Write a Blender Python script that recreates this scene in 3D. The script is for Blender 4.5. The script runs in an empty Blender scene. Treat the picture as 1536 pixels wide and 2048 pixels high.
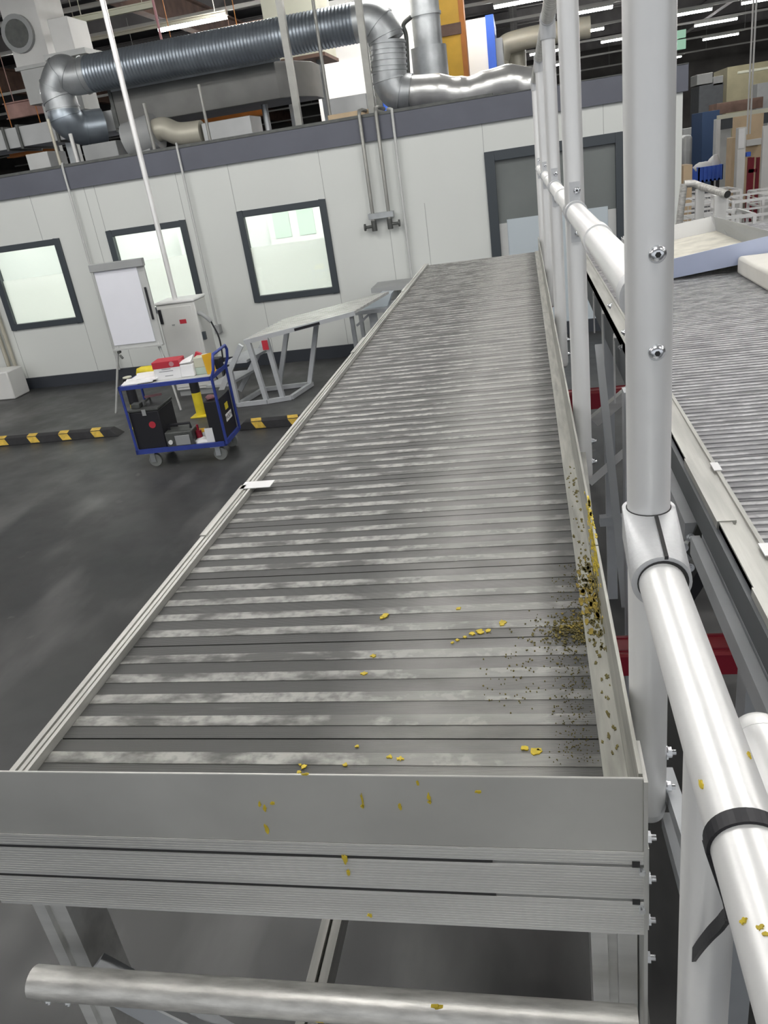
import bpy, bmesh, math, random
from mathutils import Vector, Matrix, Euler
random.seed(7)
PI = math.pi
SC = bpy.context.scene
COL = SC.collection
CZ = 2.4                                   # eye height above the hall floor
# ---------------------------------------------------------------- camera (solved from the vanishing points)
YAW, PITCH, ROLL, F = -0.22231342, 0.41704587, -0.15111803, 1539.764
_f = Vector((math.sin(YAW)*math.cos(PITCH), math.cos(YAW)*math.cos(PITCH), -math.sin(PITCH)))
_r0 = Vector((math.cos(YAW), -math.sin(YAW), 0)); _u0 = _r0.cross(_f)
_r = math.cos(ROLL)*_r0 + math.sin(ROLL)*_u0
_u = -math.sin(ROLL)*_r0 + math.cos(ROLL)*_u0
CAMP = Vector((0, 0, CZ))
cam = bpy.data.cameras.new('camera'); co = bpy.data.objects.new('camera', cam); COL.objects.link(co)
co.matrix_world = Matrix(((_r.x, _u.x, -_f.x, 0), (_r.y, _u.y, -_f.y, 0), (_r.z, _u.z, -_f.z, CZ), (0, 0, 0, 1)))
cam.sensor_fit = 'VERTICAL'; cam.sensor_height = 36.0; cam.lens = F/2048*36; cam.clip_start = 0.02; cam.clip_end = 300
SC.camera = co

def ray(px, py): return _r*((px-768)/F) - _u*((py-1024)/F) + _f
def oX(px, py, X): d = ray(px, py); return CAMP + d*(X/d.x)
def oY(px, py, Y): d = ray(px, py); return CAMP + d*(Y/d.y)
def oZ(px, py, z): d = ray(px, py); return CAMP + d*((z-CZ)/d.z)
def dep(p): return (p-CAMP).dot(_f)

# ---------------------------------------------------------------- materials
def mat(name, col, rough=.5, metal=0., var=0., scale=6., bump=0., bscale=80., emit=0., spec=.5, stretch=None):
    m = bpy.data.materials.new(name); m.use_nodes = True
    nt = m.node_tree; N = nt.nodes; L = nt.links; b = N['Principled BSDF']
    b.inputs['Base Color'].default_value = (*col, 1); b.inputs['Roughness'].default_value = rough
    b.inputs['Metallic'].default_value = metal; b.inputs['Specular IOR Level'].default_value = spec
    if emit:
        b.inputs['Emission Color'].default_value = (*col, 1); b.inputs['Emission Strength'].default_value = emit
    if var or bump:
        tc = N.new('ShaderNodeTexCoord'); mp = N.new('ShaderNodeMapping'); L.new(tc.outputs['Object'], mp.inputs[0])
        if stretch: mp.inputs['Scale'].default_value = stretch
    if var:
        nz = N.new('ShaderNodeTexNoise'); nz.inputs['Scale'].default_value = scale; nz.inputs['Detail'].default_value = 5
        L.new(mp.outputs[0], nz.inputs['Vector'])
        r = N.new('ShaderNodeValToRGB'); L.new(nz.outputs[0], r.inputs[0])
        r.color_ramp.elements[0].position = .3; r.color_ramp.elements[1].position = .7
        r.color_ramp.elements[0].color = (*[max(0, c*(1-var)) for c in col], 1)
        r.color_ramp.elements[1].color = (*[min(1, c*(1+var)) for c in col], 1)
        L.new(r.outputs[0], b.inputs['Base Color'])
    if bump:
        nz = N.new('ShaderNodeTexNoise'); nz.inputs['Scale'].default_value = bscale; nz.inputs['Detail'].default_value = 3
        L.new(mp.outputs[0], nz.inputs['Vector'])
        bp = N.new('ShaderNodeBump'); bp.inputs['Strength'].default_value = bump; bp.inputs['Distance'].default_value = .01
        L.new(nz.outputs[0], bp.inputs['Height']); L.new(bp.outputs[0], b.inputs['Normal'])
    return m

M = {}
M['tube'] = mat('brushed_tube', (.88, .88, .87), .36, .32, .06, 3, .03, 60)
M['alu'] = mat('mill_aluminium', (.66, .66, .64), .45, .4, .14, 5, .05, 60, stretch=(.3, 6, 6))
M['alu_y'] = mat('mill_aluminium_lengthwise', (.45, .45, .42), .45, .4, .22, 7, .05, 60, stretch=(6, .4, 6))
M['toe'] = mat('toe_board_aluminium', (.37, .37, .335), .5, .35, .25, 9, .05, 60, stretch=(8, .8, 8))
M['hanger'] = mat('hanger_steel', (.30, .30, .28), .45, .4, .12, 6)
M['plate'] = mat('sheet_aluminium', (.54, .54, .51), .42, .3, .18, 3)
M['casting'] = mat('cast_aluminium', (.62, .63, .64), .5, .55, .05, 20, .08, 200)
M['bolt'] = mat('zinc_bolt', (.85, .87, .9), .25, .9)
M['dark_gap'] = mat('dark_slot', (.03, .03, .03), .7)
M['worn_tube'] = mat('worn_tube', (.60, .59, .56), .42, .5, .3, 9, .06, 40, stretch=(2, 8, 8))
M['dark_metal'] = mat('dark_steel', (.10, .105, .10), .5, .4, .2, 12)
M['web'] = mat('dark_web', (.14, .15, .16), .55, .3, .1, 5)
M['grey_alu'] = mat('grey_anodised', (.50, .52, .54), .5, .25, .06, 8)
M['yellow_paint'] = mat('yellow_paint', (.62, .47, .03), .55, 0, .25, 60)
M['mustard_dirt'] = mat('mustard_dirt', (.30, .22, .03), .75, 0, .4, 90)
M['olive_dirt'] = mat('olive_dirt', (.15, .125, .035), .8, 0, .4, 60)
M['tape'] = mat('silver_tape', (.8, .8, .8), .35, .3)
M['wall'] = mat('white_panel', (.66, .68, .655), .45, 0, .015, 1)
M['seam'] = mat('panel_seam', (.33, .34, .33), .6)
M['fascia'] = mat('slate_fascia', (.105, .112, .14), .5, 0, .08, 2)
M['frame'] = mat('anthracite_frame', (.045, .055, .065), .45)
M['base'] = mat('anthracite_base', (.035, .04, .05), .5)
M['white'] = mat('white_paint', (.8, .8, .79), .4)
M['offwhite'] = mat('off_white', (.68, .68, .66), .5, 0, .04, 3)
M['paper'] = mat('paper', (.86, .86, .86), .6, 0, .02, 8)
M['sheet'] = mat('flip_sheet', (.80, .81, .87), .5, 0, .02, 3)
M['grey'] = mat('mid_grey', (.33, .34, .34), .5, 0, .06, 4)
M['lgrey'] = mat('light_grey', (.5, .51, .5), .5, 0, .05, 4)
M['blue'] = mat('blue_enamel', (.035, .06, .30), .4, 0, .15, 9)
M['crate_blue'] = mat('crate_blue', (.04, .13, .62), .45, 0, .1, 3)
M['black'] = mat('black_plastic', (.012, .012, .016), .5)
M['rubber'] = mat('black_rubber', (.018, .018, .02), .7, 0, .3, 12)
M['kyellow'] = mat('kerb_yellow', (.62, .42, .06), .6, 0, .25, 20)
M['yellow'] = mat('safety_yellow', (.72, .58, .03), .5, 0, .1, 10)
M['orange'] = mat('orange_yellow', (.85, .48, .03), .5)
M['column'] = mat('column_yellow', (.72, .42, .04), .5, 0, .12, 3)
M['red'] = mat('red_print', (.50, .03, .05), .5)
M['redbeam'] = mat('red_steel', (.28, .012, .03), .45, 0, .15, 6)
M['redflange'] = mat('red_steel_flange', (.42, .06, .07), .45, 0, .1, 6)
M['pink'] = mat('pinkish', (.5, .25, .27), .6)
M['pgreen'] = mat('pale_green', (.50, .60, .52), .6)
M['galv'] = mat('galvanised', (.42, .44, .45), .42, .6, .22, 4)
M['galv_dark'] = mat('spiral_galvanised', (.30, .34, .38), .35, .7, .12, 5)
M['flex'] = mat('aluminium_hose', (.68, .68, .66), .3, .7, .08, 8)
M['duct'] = mat('grey_duct', (.15, .15, .143), .55, .2, .12, 3)
M['duct_light'] = mat('light_duct', (.42, .43, .43), .5, .3, .08, 3)
M['cream'] = mat('cream_cabinet', (.62, .62, .50), .5, 0, .05, 2)
M['rust'] = mat('rust_beam', (.17, .105, .08), .7, 0, .3, 3)
M['pinkbeam'] = mat('faded_red_beam', (.40, .25, .22), .7, 0, .25, 4)
M['orangebeam'] = mat('orange_beam', (.55, .20, .04), .6, 0, .25, 2)
M['beige'] = mat('beige_pipe', (.48, .46, .38), .45, .2, .06, 4)
M['card'] = mat('cardboard', (.60, .46, .30), .75, 0, .08, 4)
M['card_dim'] = mat('yellowed_carton', (.50, .46, .30), .75, 0, .1, 2)
M['ceil'] = mat('dark_ceiling', (.055, .055, .062), .8, 0, .25, 1)
M['truss'] = mat('roof_steel', (.13, .125, .125), .6, 0, .2, 2)
M['trunk'] = mat('lamp_trunking', (.42, .42, .40), .5)
M['hall'] = mat('hall_wall', (.12, .115, .11), .8, 0, .3, .6)
M['foam'] = mat('white_foam', (.74, .72, .66), .8, 0, .04, 10)
M['trayblue'] = mat('blue_grey_tray', (.52, .58, .76), .45, .0, .04, 4)
M['traydirt'] = mat('dusty_tray_floor', (.62, .60, .52), .6, 0, .2, 9)
M['lblue'] = mat('pale_blue_panel', (.50, .56, .60), .4)
M['dglass'] = mat('dark_glass', (.16, .175, .17), .25, 0, .12, 1.2)
M['lamp'] = mat('lamp_tube', (1, .98, .95), .4, emit=68.)
M['lamp_office'] = mat('office_lamp', (1, 1, .97), .4, emit=15.5)
M['exit'] = mat('green_sign', (.35, .6, .45), .5, emit=.35)
M['dblue'] = mat('dark_blue_machine', (.02, .05, .12), .5)
M['trolley_grey'] = mat('caster_grey', (.22, .23, .22), .6)

def glassmat():
    m = bpy.data.materials.new('clear_pane'); m.use_nodes = True
    nt = m.node_tree; nt.nodes.clear(); N = nt.nodes; L = nt.links
    o = N.new('ShaderNodeOutputMaterial'); mx = N.new('ShaderNodeMixShader'); t = N.new('ShaderNodeBsdfTransparent'); g = N.new('ShaderNodeBsdfGlossy')
    t.inputs[0].default_value = (.94, .97, .95, 1); g.inputs['Roughness'].default_value = .05; mx.inputs[0].default_value = .07
    L.new(t.outputs[0], mx.inputs[1]); L.new(g.outputs[0], mx.inputs[2]); L.new(mx.outputs[0], o.inputs[0]); return m
def frostmat():
    m = bpy.data.materials.new('frosted_film'); m.use_nodes = True
    nt = m.node_tree; nt.nodes.clear(); N = nt.nodes; L = nt.links
    o = N.new('ShaderNodeOutputMaterial'); mx = N.new('ShaderNodeMixShader'); t = N.new('ShaderNodeBsdfTranslucent'); d = N.new('ShaderNodeBsdfDiffuse')
    t.inputs[0].default_value = (.97, .965, .95, 1); d.inputs[0].default_value = (.75, .77, .74, 1); mx.inputs[0].default_value = .25
    L.new(t.outputs[0], mx.inputs[1]); L.new(d.outputs[0], mx.inputs[2]); L.new(mx.outputs[0], o.inputs[0]); return m
M['glass'] = glassmat(); M['frost'] = frostmat()

def floormat():
    m = bpy.data.materials.new('hall_floor'); m.use_nodes = True
    nt = m.node_tree; N = nt.nodes; L = nt.links; b = N['Principled BSDF']
    tc = N.new('ShaderNodeTexCoord')
    def noise(sc, det, stretch=(1, 1, 1), rot=0):
        mp = N.new('ShaderNodeMapping'); mp.inputs['Scale'].default_value = stretch; mp.inputs['Rotation'].default_value = (0, 0, rot)
        L.new(tc.outputs['Object'], mp.inputs[0]); n = N.new('ShaderNodeTexNoise'); n.inputs['Scale'].default_value = sc
        n.inputs['Detail'].default_value = det; L.new(mp.outputs[0], n.inputs['Vector']); return n.outputs[0]
    def ramp(x, a, ca, b_, cb):
        r = N.new('ShaderNodeValToRGB'); L.new(x, r.inputs[0]); e = r.color_ramp.elements
        e[0].position = a; e[0].color = (*ca, 1); e[1].position = b_; e[1].color = (*cb, 1); return r.outputs[0]
    def mix(fac, a, b_):
        x = N.new('ShaderNodeMix'); x.data_type = 'RGBA'; L.new(fac, x.inputs[0]); L.new(a, x.inputs[6]); L.new(b_, x.inputs[7]); return x.outputs[2]
    base = ramp(noise(.7, 6), .3, (.033, .035, .036), .72, (.062, .062, .061))
    scuff = ramp(noise(1.6, 8, (1, .35, 1), .5), .55, (0, 0, 0), .74, (1, 1, 1))
    rgb = N.new('ShaderNodeRGB'); rgb.outputs[0].default_value = (.125, .125, .122, 1)
    c1 = mix(scuff, base, rgb.outputs[0])
    spots = ramp(noise(5, 3), .70, (0, 0, 0), .76, (.7, .7, .7))
    c2 = mix(spots, c1, rgb.outputs[0])
    # lighter strip of floor in front of the office
    sx = N.new('ShaderNodeSeparateXYZ'); L.new(tc.outputs['Object'], sx.inputs[0])
    mr = N.new('ShaderNodeMapRange'); mr.inputs[1].default_value = 6.2; mr.inputs[2].default_value = 7.4; mr.inputs[4].default_value = .75
    ad = N.new('ShaderNodeMath'); L.new(sx.outputs[1], ad.inputs[0]); nn = noise(.8, 4)
    L.new(nn, ad.inputs[1]); L.new(ad.outputs[0], mr.inputs[0])
    pale = ramp(noise(1.2, 6), .3, (.085, .086, .086), .7, (.16, .16, .158))
    c3 = mix(mr.outputs[0], c2, pale)
    L.new(c3, b.inputs['Base Color']); b.inputs['Roughness'].default_value = .42
    rr = ramp(noise(2.5, 5), .3, (.32, .32, .32), .7, (.55, .55, .55)); L.new(rr, b.inputs['Roughness'])
    return m
M['floor'] = floormat()

def deckmat(name, dark, worn, band, line, wear_shade_x=None):
    """ribbed planks: dirt-dark profile with fine extruded lines, worn pale on the ribs"""
    m = bpy.data.materials.new(name); m.use_nodes = True
    nt = m.node_tree; N = nt.nodes; L = nt.links; b = N['Principled BSDF']
    tc = N.new('ShaderNodeTexCoord'); sx = N.new('ShaderNodeSeparateXYZ'); L.new(tc.outputs['Object'], sx.inputs[0])
    def noise(sc, stretch, det=6):
        mp = N.new('ShaderNodeMapping'); mp.inputs['Scale'].default_value = stretch; L.new(tc.outputs['Object'], mp.inputs[0])
        n = N.new('ShaderNodeTexNoise'); n.inputs['Scale'].default_value = sc; n.inputs['Detail'].default_value = det
        L.new(mp.outputs[0], n.inputs['Vector']); return n.outputs[0]
    def ramp(x, a, va, c, vc):
        r = N.new('ShaderNodeMapRange'); L.new(x, r.inputs[0]); r.inputs[1].default_value = a; r.inputs[2].default_value = c
        r.inputs[3].default_value = va; r.inputs[4].default_value = vc; return r.outputs[0]
    def math_(op, a, c):
        n = N.new('ShaderNodeMath'); n.operation = op
        for i, v in enumerate((a, c)):
            if isinstance(v, (int, float)): n.inputs[i].default_value = v
            else: L.new(v, n.inputs[i])
        n.use_clamp = True; return n.outputs[0]
    fac = math_('MULTIPLY', ramp(noise(13, (1, 2.2, 1)), .38, 0, .56, 1), ramp(noise(60, (1, 1, 1), 3), .3, .35, .55, 1)) if band else ramp(noise(7, (.6, 5, 1)), .62, 0, .80, .35)
    if wear_shade_x:
        w1 = ramp(sx.outputs[0], wear_shade_x[0], 0, wear_shade_x[1], 1); w2 = ramp(sx.outputs[0], wear_shade_x[2], 1, wear_shade_x[3], 0)
        w = math_('MULTIPLY', w1, w2)
        nz = ramp(noise(8, (1, 2.4, 1)), .3, .5, .65, 1.0); w = math_('MULTIPLY', w, nz)
        fac = math_('MAXIMUM', fac, math_('MULTIPLY', w, .95 if not band else .9))
        flange_shade = ramp(sx.outputs[0], wear_shade_x[2]+.01, 1, wear_shade_x[3]+.01, .3)  # toe board's soft shadow painted as a darker strip beside the flange
        fac = math_('MULTIPLY', fac, flange_shade)
    wv = N.new('ShaderNodeTexWave'); wv.bands_direction = 'Y'; wv.inputs['Scale'].default_value = line; L.new(tc.outputs['Object'], wv.inputs['Vector'])
    mx = N.new('ShaderNodeMix'); mx.data_type = 'RGBA'; L.new(fac, mx.inputs[0])
    mx.inputs[6].default_value = (*dark, 1); mx.inputs[7].default_value = (*worn, 1)
    L.new(mx.outputs[2], b.inputs['Base Color'])
    b.inputs['Metallic'].default_value = .35; b.inputs['Roughness'].default_value = .5
    bp = N.new('ShaderNodeBump'); bp.inputs['Strength'].default_value = .35; bp.inputs['Distance'].default_value = .002
    L.new(wv.outputs[0], bp.inputs['Height']); L.new(bp.outputs[0], b.inputs['Normal'])
    return m

# ---------------------------------------------------------------- mesh builder
def frame_z(d):
    d = d.normalized(); a = Vector((0, 0, 1)) if abs(d.z) < .9 else Vector((1, 0, 0))
    x = a.cross(d).normalized(); y = d.cross(x); return x, y, d
class MB:
    def __init__(s): s.v = []; s.f = []; s.mi = []; s.sm = []
    def add(s, vs, fs, mi=0, sm=False):
        o = len(s.v); s.v += [Vector(v) for v in vs]
        for f in fs: s.f.append([i+o for i in f]); s.mi.append(mi); s.sm.append(sm)
        return s
    def box(s, x0, x1, y0, y1, z0, z1, mi=0):
        v = [(x, y, z) for x in (x0, x1) for y in (y0, y1) for z in (z0, z1)]
        return s.add(v, [(0, 1, 3, 2), (4, 6, 7, 5), (0, 4, 5, 1), (2, 3, 7, 6), (0, 2, 6, 4), (1, 5, 7, 3)], mi)
    def hexa(s, a, mi=0):   # 8 corners: 4 bottom (ccw) then 4 top
        return s.add(a, [(3, 2, 1, 0), (4, 5, 6, 7), (0, 1, 5, 4), (1, 2, 6, 5), (2, 3, 7, 6), (3, 0, 4, 7)], mi)
    def bar(s, p, q, w, h, up=(0, 0, 1), mi=0):
        p = Vector(p); q = Vector(q); d = (q-p).normalized(); u = Vector(up)
        if abs(d.dot(u)) > .95: u = Vector((0, 1, 0))
        x = d.cross(u).normalized(); y = x.cross(d).normalized(); a = []
        for e in (p, q): a += [e-x*w/2-y*h/2, e+x*w/2-y*h/2, e+x*w/2+y*h/2, e-x*w/2+y*h/2]
        return s.hexa(a, mi)
    def tube(s, p, q, r, n=24, r2=None, mi=0, hollow=0):
        p = Vector(p); q = Vector(q); x, y, d = frame_z(q-p); r2 = r if r2 is None else r2
        ring = lambda c, rr: [c+x*math.cos(2*PI*i/n)*rr+y*math.sin(2*PI*i/n)*rr for i in range(n)]
        o = len(s.v); s.add(ring(p, r)+ring(q, r2), [(i, (i+1) % n, n+(i+1) % n, n+i) for i in range(n)], mi, True)
        if hollow:
            k = 1-hollow
            s.add(ring(p, r*k)+ring(q, r2*k), [(n+i, n+(i+1) % n, (i+1) % n, i) for i in range(n)], mi, True)
            for c, rr, fl in ((p, r, 1), (q, r2, 0)):
                s.add(ring(c, rr)+ring(c, rr*k), [((i+1) % n, i, n+i, n+(i+1) % n) if fl else (i, (i+1) % n, n+(i+1) % n, n+i) for i in range(n)], mi)
        else:
            s.add(ring(p, r), [tuple(reversed(range(n)))], mi); s.add(ring(q, r2), [tuple(range(n))], mi)
        return s
    def sweep(s, pts, rads, n=20, mi=0, caps=True):
        pts = [Vector(p) for p in pts]; m = len(pts)
        if not isinstance(rads, (list, tuple)): rads = [rads]*m
        t = [(pts[min(i+1, m-1)]-pts[max(i-1, 0)]).normalized() for i in range(m)]
        x, y, _ = frame_z(t[0]); vs = []
        for i in range(m):
            x = (x-t[i]*x.dot(t[i])).normalized(); y = t[i].cross(x)
            vs += [pts[i]+x*math.cos(2*PI*k/n)*rads[i]+y*math.sin(2*PI*k/n)*rads[i] for k in range(n)]
        fs = [(i*n+k, i*n+(k+1) % n, (i+1)*n+(k+1) % n, (i+1)*n+k) for i in range(m-1) for k in range(n)]
        s.add(vs, fs, mi, True)
        if caps: s.add(vs[:n], [tuple(reversed(range(n)))], mi); s.add(vs[-n:], [tuple(range(n))], mi)
        return s
    def prism(s, poly, ext, mi=0):
        poly = [Vector(p) for p in poly]; e = Vector(ext); n = len(poly)
        nrm = Vector((0, 0, 0))
        for i in range(n): nrm += (poly[i]-poly[0]).cross(poly[(i+1) % n]-poly[0])
        if nrm.dot(e) > 0: poly = poly[::-1]
        return s.add(poly+[p+e for p in poly], [tuple(range(n)), tuple(reversed(range(n, 2*n)))]+[((i+1) % n, i, n+i, n+(i+1) % n) for i in range(n)], mi)
    def bolt(s, p, d, r=.008, h=.007, mi=0):
        p = Vector(p); d = Vector(d).normalized(); s.tube(p, p+d*h*.3, r*1.35, 14, mi=mi); s.tube(p+d*h*.3, p+d*h, r, 6, mi=mi)
        return s.tube(p+d*h, p+d*h*1.7, r*.5, 8, mi=mi)
    def ball(s, c, rx, ry, rz, n=12, m=8, jit=0, mi=0, sm=True):
        c = Vector(c); vs = [c+Vector((0, 0, -rz))]
        for j in range(1, m):
            a = -PI/2+PI*j/m
            for i in range(n):
                k = 1+random.uniform(-jit, jit)
                vs.append(c+Vector((rx*math.cos(a)*math.cos(2*PI*i/n), ry*math.cos(a)*math.sin(2*PI*i/n), rz*math.sin(a)))*k)
        vs.append(c+Vector((0, 0, rz))); fs = [(0, 1+(i+1) % n, 1+i) for i in range(n)]
        for j in range(m-2): fs += [(1+j*n+i, 1+j*n+(i+1) % n, 1+(j+1)*n+(i+1) % n, 1+(j+1)*n+i) for i in range(n)]
        o = 1+(m-2)*n; fs += [(o+i, o+(i+1) % n, len(vs)-1) for i in range(n)]
        return s.add(vs, fs, mi, sm)
    def blob(s, c, u, v, ru, rv, nrm, th=.0012, n=13, mi=0):
        c = Vector(c); u = Vector(u); v = Vector(v)
        pts = []
        for i in range(n):
            k = random.uniform(.45, 1.15); a = 2*PI*i/n
            pts.append(c+u*math.cos(a)*ru*k+v*math.sin(a)*rv*k)
        return s.prism(pts, Vector(nrm)*th, mi)
    def xf(s, mtx): s.v = [mtx @ v for v in s.v]; return s
    def build(s, name, m, parent=None, local=False, bevel=0, seg=2):
        me = bpy.data.meshes.new(name); ms = m if isinstance(m, (list, tuple)) else [m]
        if parent is not None: vs = s.v if local else [IW[parent] @ v for v in s.v]; base = None
        else:
            lo = [min(v[i] for v in s.v) for i in range(3)]; hi = [max(v[i] for v in s.v) for i in range(3)]
            base = Vector(((lo[0]+hi[0])/2, (lo[1]+hi[1])/2, lo[2])); vs = [v-base for v in s.v]
        me.from_pydata([tuple(v) for v in vs], [], s.f)
        for x in ms: me.materials.append(x)
        me.polygons.foreach_set('material_index', s.mi); me.polygons.foreach_set('use_smooth', s.sm)
        bm = bmesh.new(); bm.from_mesh(me); bmesh.ops.remove_doubles(bm, verts=bm.verts, dist=1e-6); bm.to_mesh(me); bm.free()
        me.set_sharp_from_angle(angle=math.radians(50))
        o = bpy.data.objects.new(name, me); COL.objects.link(o)
        if parent is not None: o.parent = parent; IW[o] = IW[parent]
        else: o.location = base; IW[o] = Matrix.Translation(base).inverted()
        if bevel:
            b = o.modifiers.new('bevel', 'BEVEL'); b.width = bevel; b.segments = seg; b.limit_method = 'ANGLE'; b.angle_limit = math.radians(40)
        return o
IW = {}
def tag(o, label=None, cat=None, group=None, kind=None):
    if label: o['label'] = label
    if cat: o['category'] = cat
    if group: o['group'] = group
    if kind: o['kind'] = kind
    return o
def thing(name, label, cat, loc, rz=0, group=None):
    o = bpy.data.objects.new(name, None); COL.objects.link(o); o.empty_display_size = .1
    o.location = loc; o.rotation_euler = (0, 0, rz); IW[o] = (Matrix.Translation(Vector(loc)) @ Matrix.Rotation(rz, 4, 'Z')).inverted()
    return tag(o, label, cat, group)
def struct(name, mb, m, parent=None, **k):
    o = mb.build(name, m, parent, **k)
    if parent is None: o['kind'] = 'structure'
    return o
def text_mesh(name, body, size, m, mtx, parent, ext=.0006):
    cu = bpy.data.curves.new(name, 'FONT'); cu.body = body; cu.size = size; cu.align_x = 'CENTER'; cu.align_y = 'CENTER'; cu.extrude = ext
    t = bpy.data.objects.new(name, cu); COL.objects.link(t)
    me = bpy.data.meshes.new_from_object(t.evaluated_get(bpy.context.evaluated_depsgraph_get()))
    bpy.data.objects.remove(t); me.name = name; me.transform(mtx); me.materials.clear(); me.materials.append(m)
    o = bpy.data.objects.new(name, me); COL.objects.link(o); o.parent = parent; IW[o] = IW[parent]; return o
def spline(ctrl, n=10):
    P = [Vector(p) for p in ctrl]; P = [2*P[0]-P[1]]+P+[2*P[-1]-P[-2]]; out = []
    for i in range(1, len(P)-2):
        a, b, c, d = P[i-1:i+3]
        for k in range(n):
            t = k/n; out.append(.5*((2*b)+(c-a)*t+(2*a-5*b+4*c-d)*t*t+(3*b-a-3*c+d)*t**3))
    return out+[P[-2]]

# ================================================================ THE HALL
struct('floor', MB().box(-34, 34, -8, 62, -.2, 0), M['floor']).location
struct('ceiling', MB().box(-34, 34, -8, 62, 7.6, 7.8), M['ceil'])
struct('wall_back', MB().box(-34, 34, 60, 60.3, 0, 7.6), M['hall'])
struct('wall_left', MB().box(-34.3, -34, -8, 62, 0, 7.6), M['hall'])
struct('wall_right', MB().box(34, 34.3, -8, 62, 0, 7.6), M['hall'])
k = 0
for Y in (2, 6.6, 11.1, 15.5, 19.9, 24.3, 28.7, 33.1, 37.5, 42, 47, 53):
    k += 1
    b = MB(); b.box(-33, 33, Y-.09, Y+.09, 6.9, 6.93); b.box(-33, 33, Y-.09, Y+.09, 7.4, 7.43); b.box(-33, 33, Y-.012, Y+.012, 6.93, 7.4)
    struct('trim_%d' % k, b, M['truss'])
for X in (-16, -8, 0, 8, 16, 24):
    k += 1
    b = MB(); b.box(X-.12, X+.12, -7, 60, 6.2, 6.24); b.box(X-.12, X+.12, -7, 60, 6.85, 6.9); b.box(X-.015, X+.015, -7, 60, 6.24, 6.85)
    struct('trim_%d' % k, b, M['rust'] if X < -4 else M['truss'])
# lamp rows: trunking along X, 1.5 m strip lamps hung below it
k = 0
def make_lamp():
    t = thing('pendant_strip_lamp', 'long white fluorescent strip lamp glowing under the dark hall roof', 'lamp', (0, 0, 5.55), 0, 'strip lamps in rows under the hall roof')
    MB().box(-.76, .76, -.07, .07, .06, .131).build('housing', M['trunk'], t, True)
    MB().box(-.74, .74, -.055, .055, 0, .06).build('diffuser', M['lamp'], t, True); return t
lamp0 = make_lamp(); used = False
def put_lamp(x, y, label=None):
    global used
    if not used: used = True; t = lamp0
    else:
        t = lamp0.copy(); COL.objects.link(t)
        for c in lamp0.children: d = c.copy(); COL.objects.link(d); d.parent = t
    t.location = (x, y, 5.55)
    if label: t['label'] = label
    return t
rows = {0: [-9, -5, -1, 3, 7], 4.4: [-10, -6, -2, 2, 6, 10], 6.8: [-12, -7, -3.4, 1.0, 6, 11], 12.6: [-16, -1.5, 4.6, 10],
        15.2: [-4.6, -2.7, -.7], 17.6: [-14.2, -9.7, -6.4], 22.6: [-9, .3, 9], 26.3: [-6, 2.0, 11], 31: [-3, 2.2, 5.6, 8.0], 35.4: [1.3, 4.0, 7.4, 13], 42: [2, 9, 16], 50: [0, 8, 16]}  # first row here is added out of view to brighten the white enclosure
LL = {(-6.4, 17.6): 'bright strip lamp above the long spiral duct, left of the photo', (-9.7, 17.6): 'strip lamp beside the square white duct hood at upper left',
      (.3, 22.6): 'strip lamp above the end of the beige pipe, top centre', (2.0, 26.3): 'nearest strip lamp just right of the tall guard rail posts',
      (2.2, 31): 'strip lamp seen between the second and first guard rail posts, second row', (5.6, 31): 'short strip lamp touching the right edge of the nearest post',
      (8.0, 31): 'strip lamp at the top right corner of the photo', (7.4, 35.4): 'strip lamp right of the nearest post, below the corner one',
      (4.0, 35.4): 'small distant strip lamp close left of the nearest post', (1.3, 35.4): 'small distant strip lamp behind the far guard rail posts'}
for Y, xs in rows.items():
    k += 1
    b = MB(); b.box(-32, 32, Y-.03, Y+.03, 5.68, 5.75)
    for X in range(-30, 31, 5): b.tube((X, Y, 5.75), (X, Y, 6.9), .006, 6)
    tag(b.build('lamp_trunking', M['trunk']), None, 'cable trunking', 'trunking rails that carry the strip lamps')['label'] = 'thin grey trunking rail running across the dark hall roof'
    for x in xs: put_lamp(x, Y, LL.get((x, Y)))

# ================================================================ THE SITE OFFICE
YW, HB = 10.8, 2.72
XL, XR = -12.0, 1.914
wins = [(-7.78, -6.565, .915, 2.12), (-5.825, -4.605, .915, 2.12), (-3.85, -2.59, .90, 2.125)]
dr = (-.46, 1.235, .0, 2.393)
b = MB(); x = XL
for (a, c, z0, z1) in wins+[dr]:
    b.box(x, a, YW, YW+.09, 0, HB); b.box(a, c, YW, YW+.09, z1, HB)
    if z0 > 0: b.box(a, c, YW, YW+.09, 0, z0)
    x = c
b.box(x, XR, YW, YW+.09, 0, HB)
def seam(X, z0, z1, w=.006): b.box(X-w/2, X+w/2, YW-.002, YW+.001, z0, z1, 1)
for X, z0, z1 in ((-8.35, .1, HB), (-7.78, .1, .915), (-6.83, 2.12, HB), (-6.565, .1, .915), (-5.98, .1, HB), (-5.825, 2.12, HB), (-4.605, 2.12, HB), (-4.605, .1, .915), (-3.85, 2.12, HB), (-3.72, .1, .9), (-2.59, 2.12, HB), (-2.59, .1, .9),
                  (-1.78, .1, HB), (-1.28, .1, 1.9), (-.46, 2.39, HB), (1.0, 2.39, HB), (1.235, 2.39, HB), (1.70, .1, HB), (1.78, .1, HB)): seam(X, z0, z1)
struct('wall_office', b, [M['wall'], M['seam']])
YB = 14.2
struct('wall_office_right', MB().box(XR-.09, XR, YW+.09, YB, 0, HB), M['wall'])
struct('wall_office_back', MB().box(XL, XR, YB, YB+.09, 0, HB), M['wall'])
struct('wall_office_left', MB().box(XL, XL+.09, YW+.09, YB, 0, HB), M['wall'])
struct('wall_partition', MB().box(-1.2, -1.12, YW+.09, YB, 0, HB), M['wall'])
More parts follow.
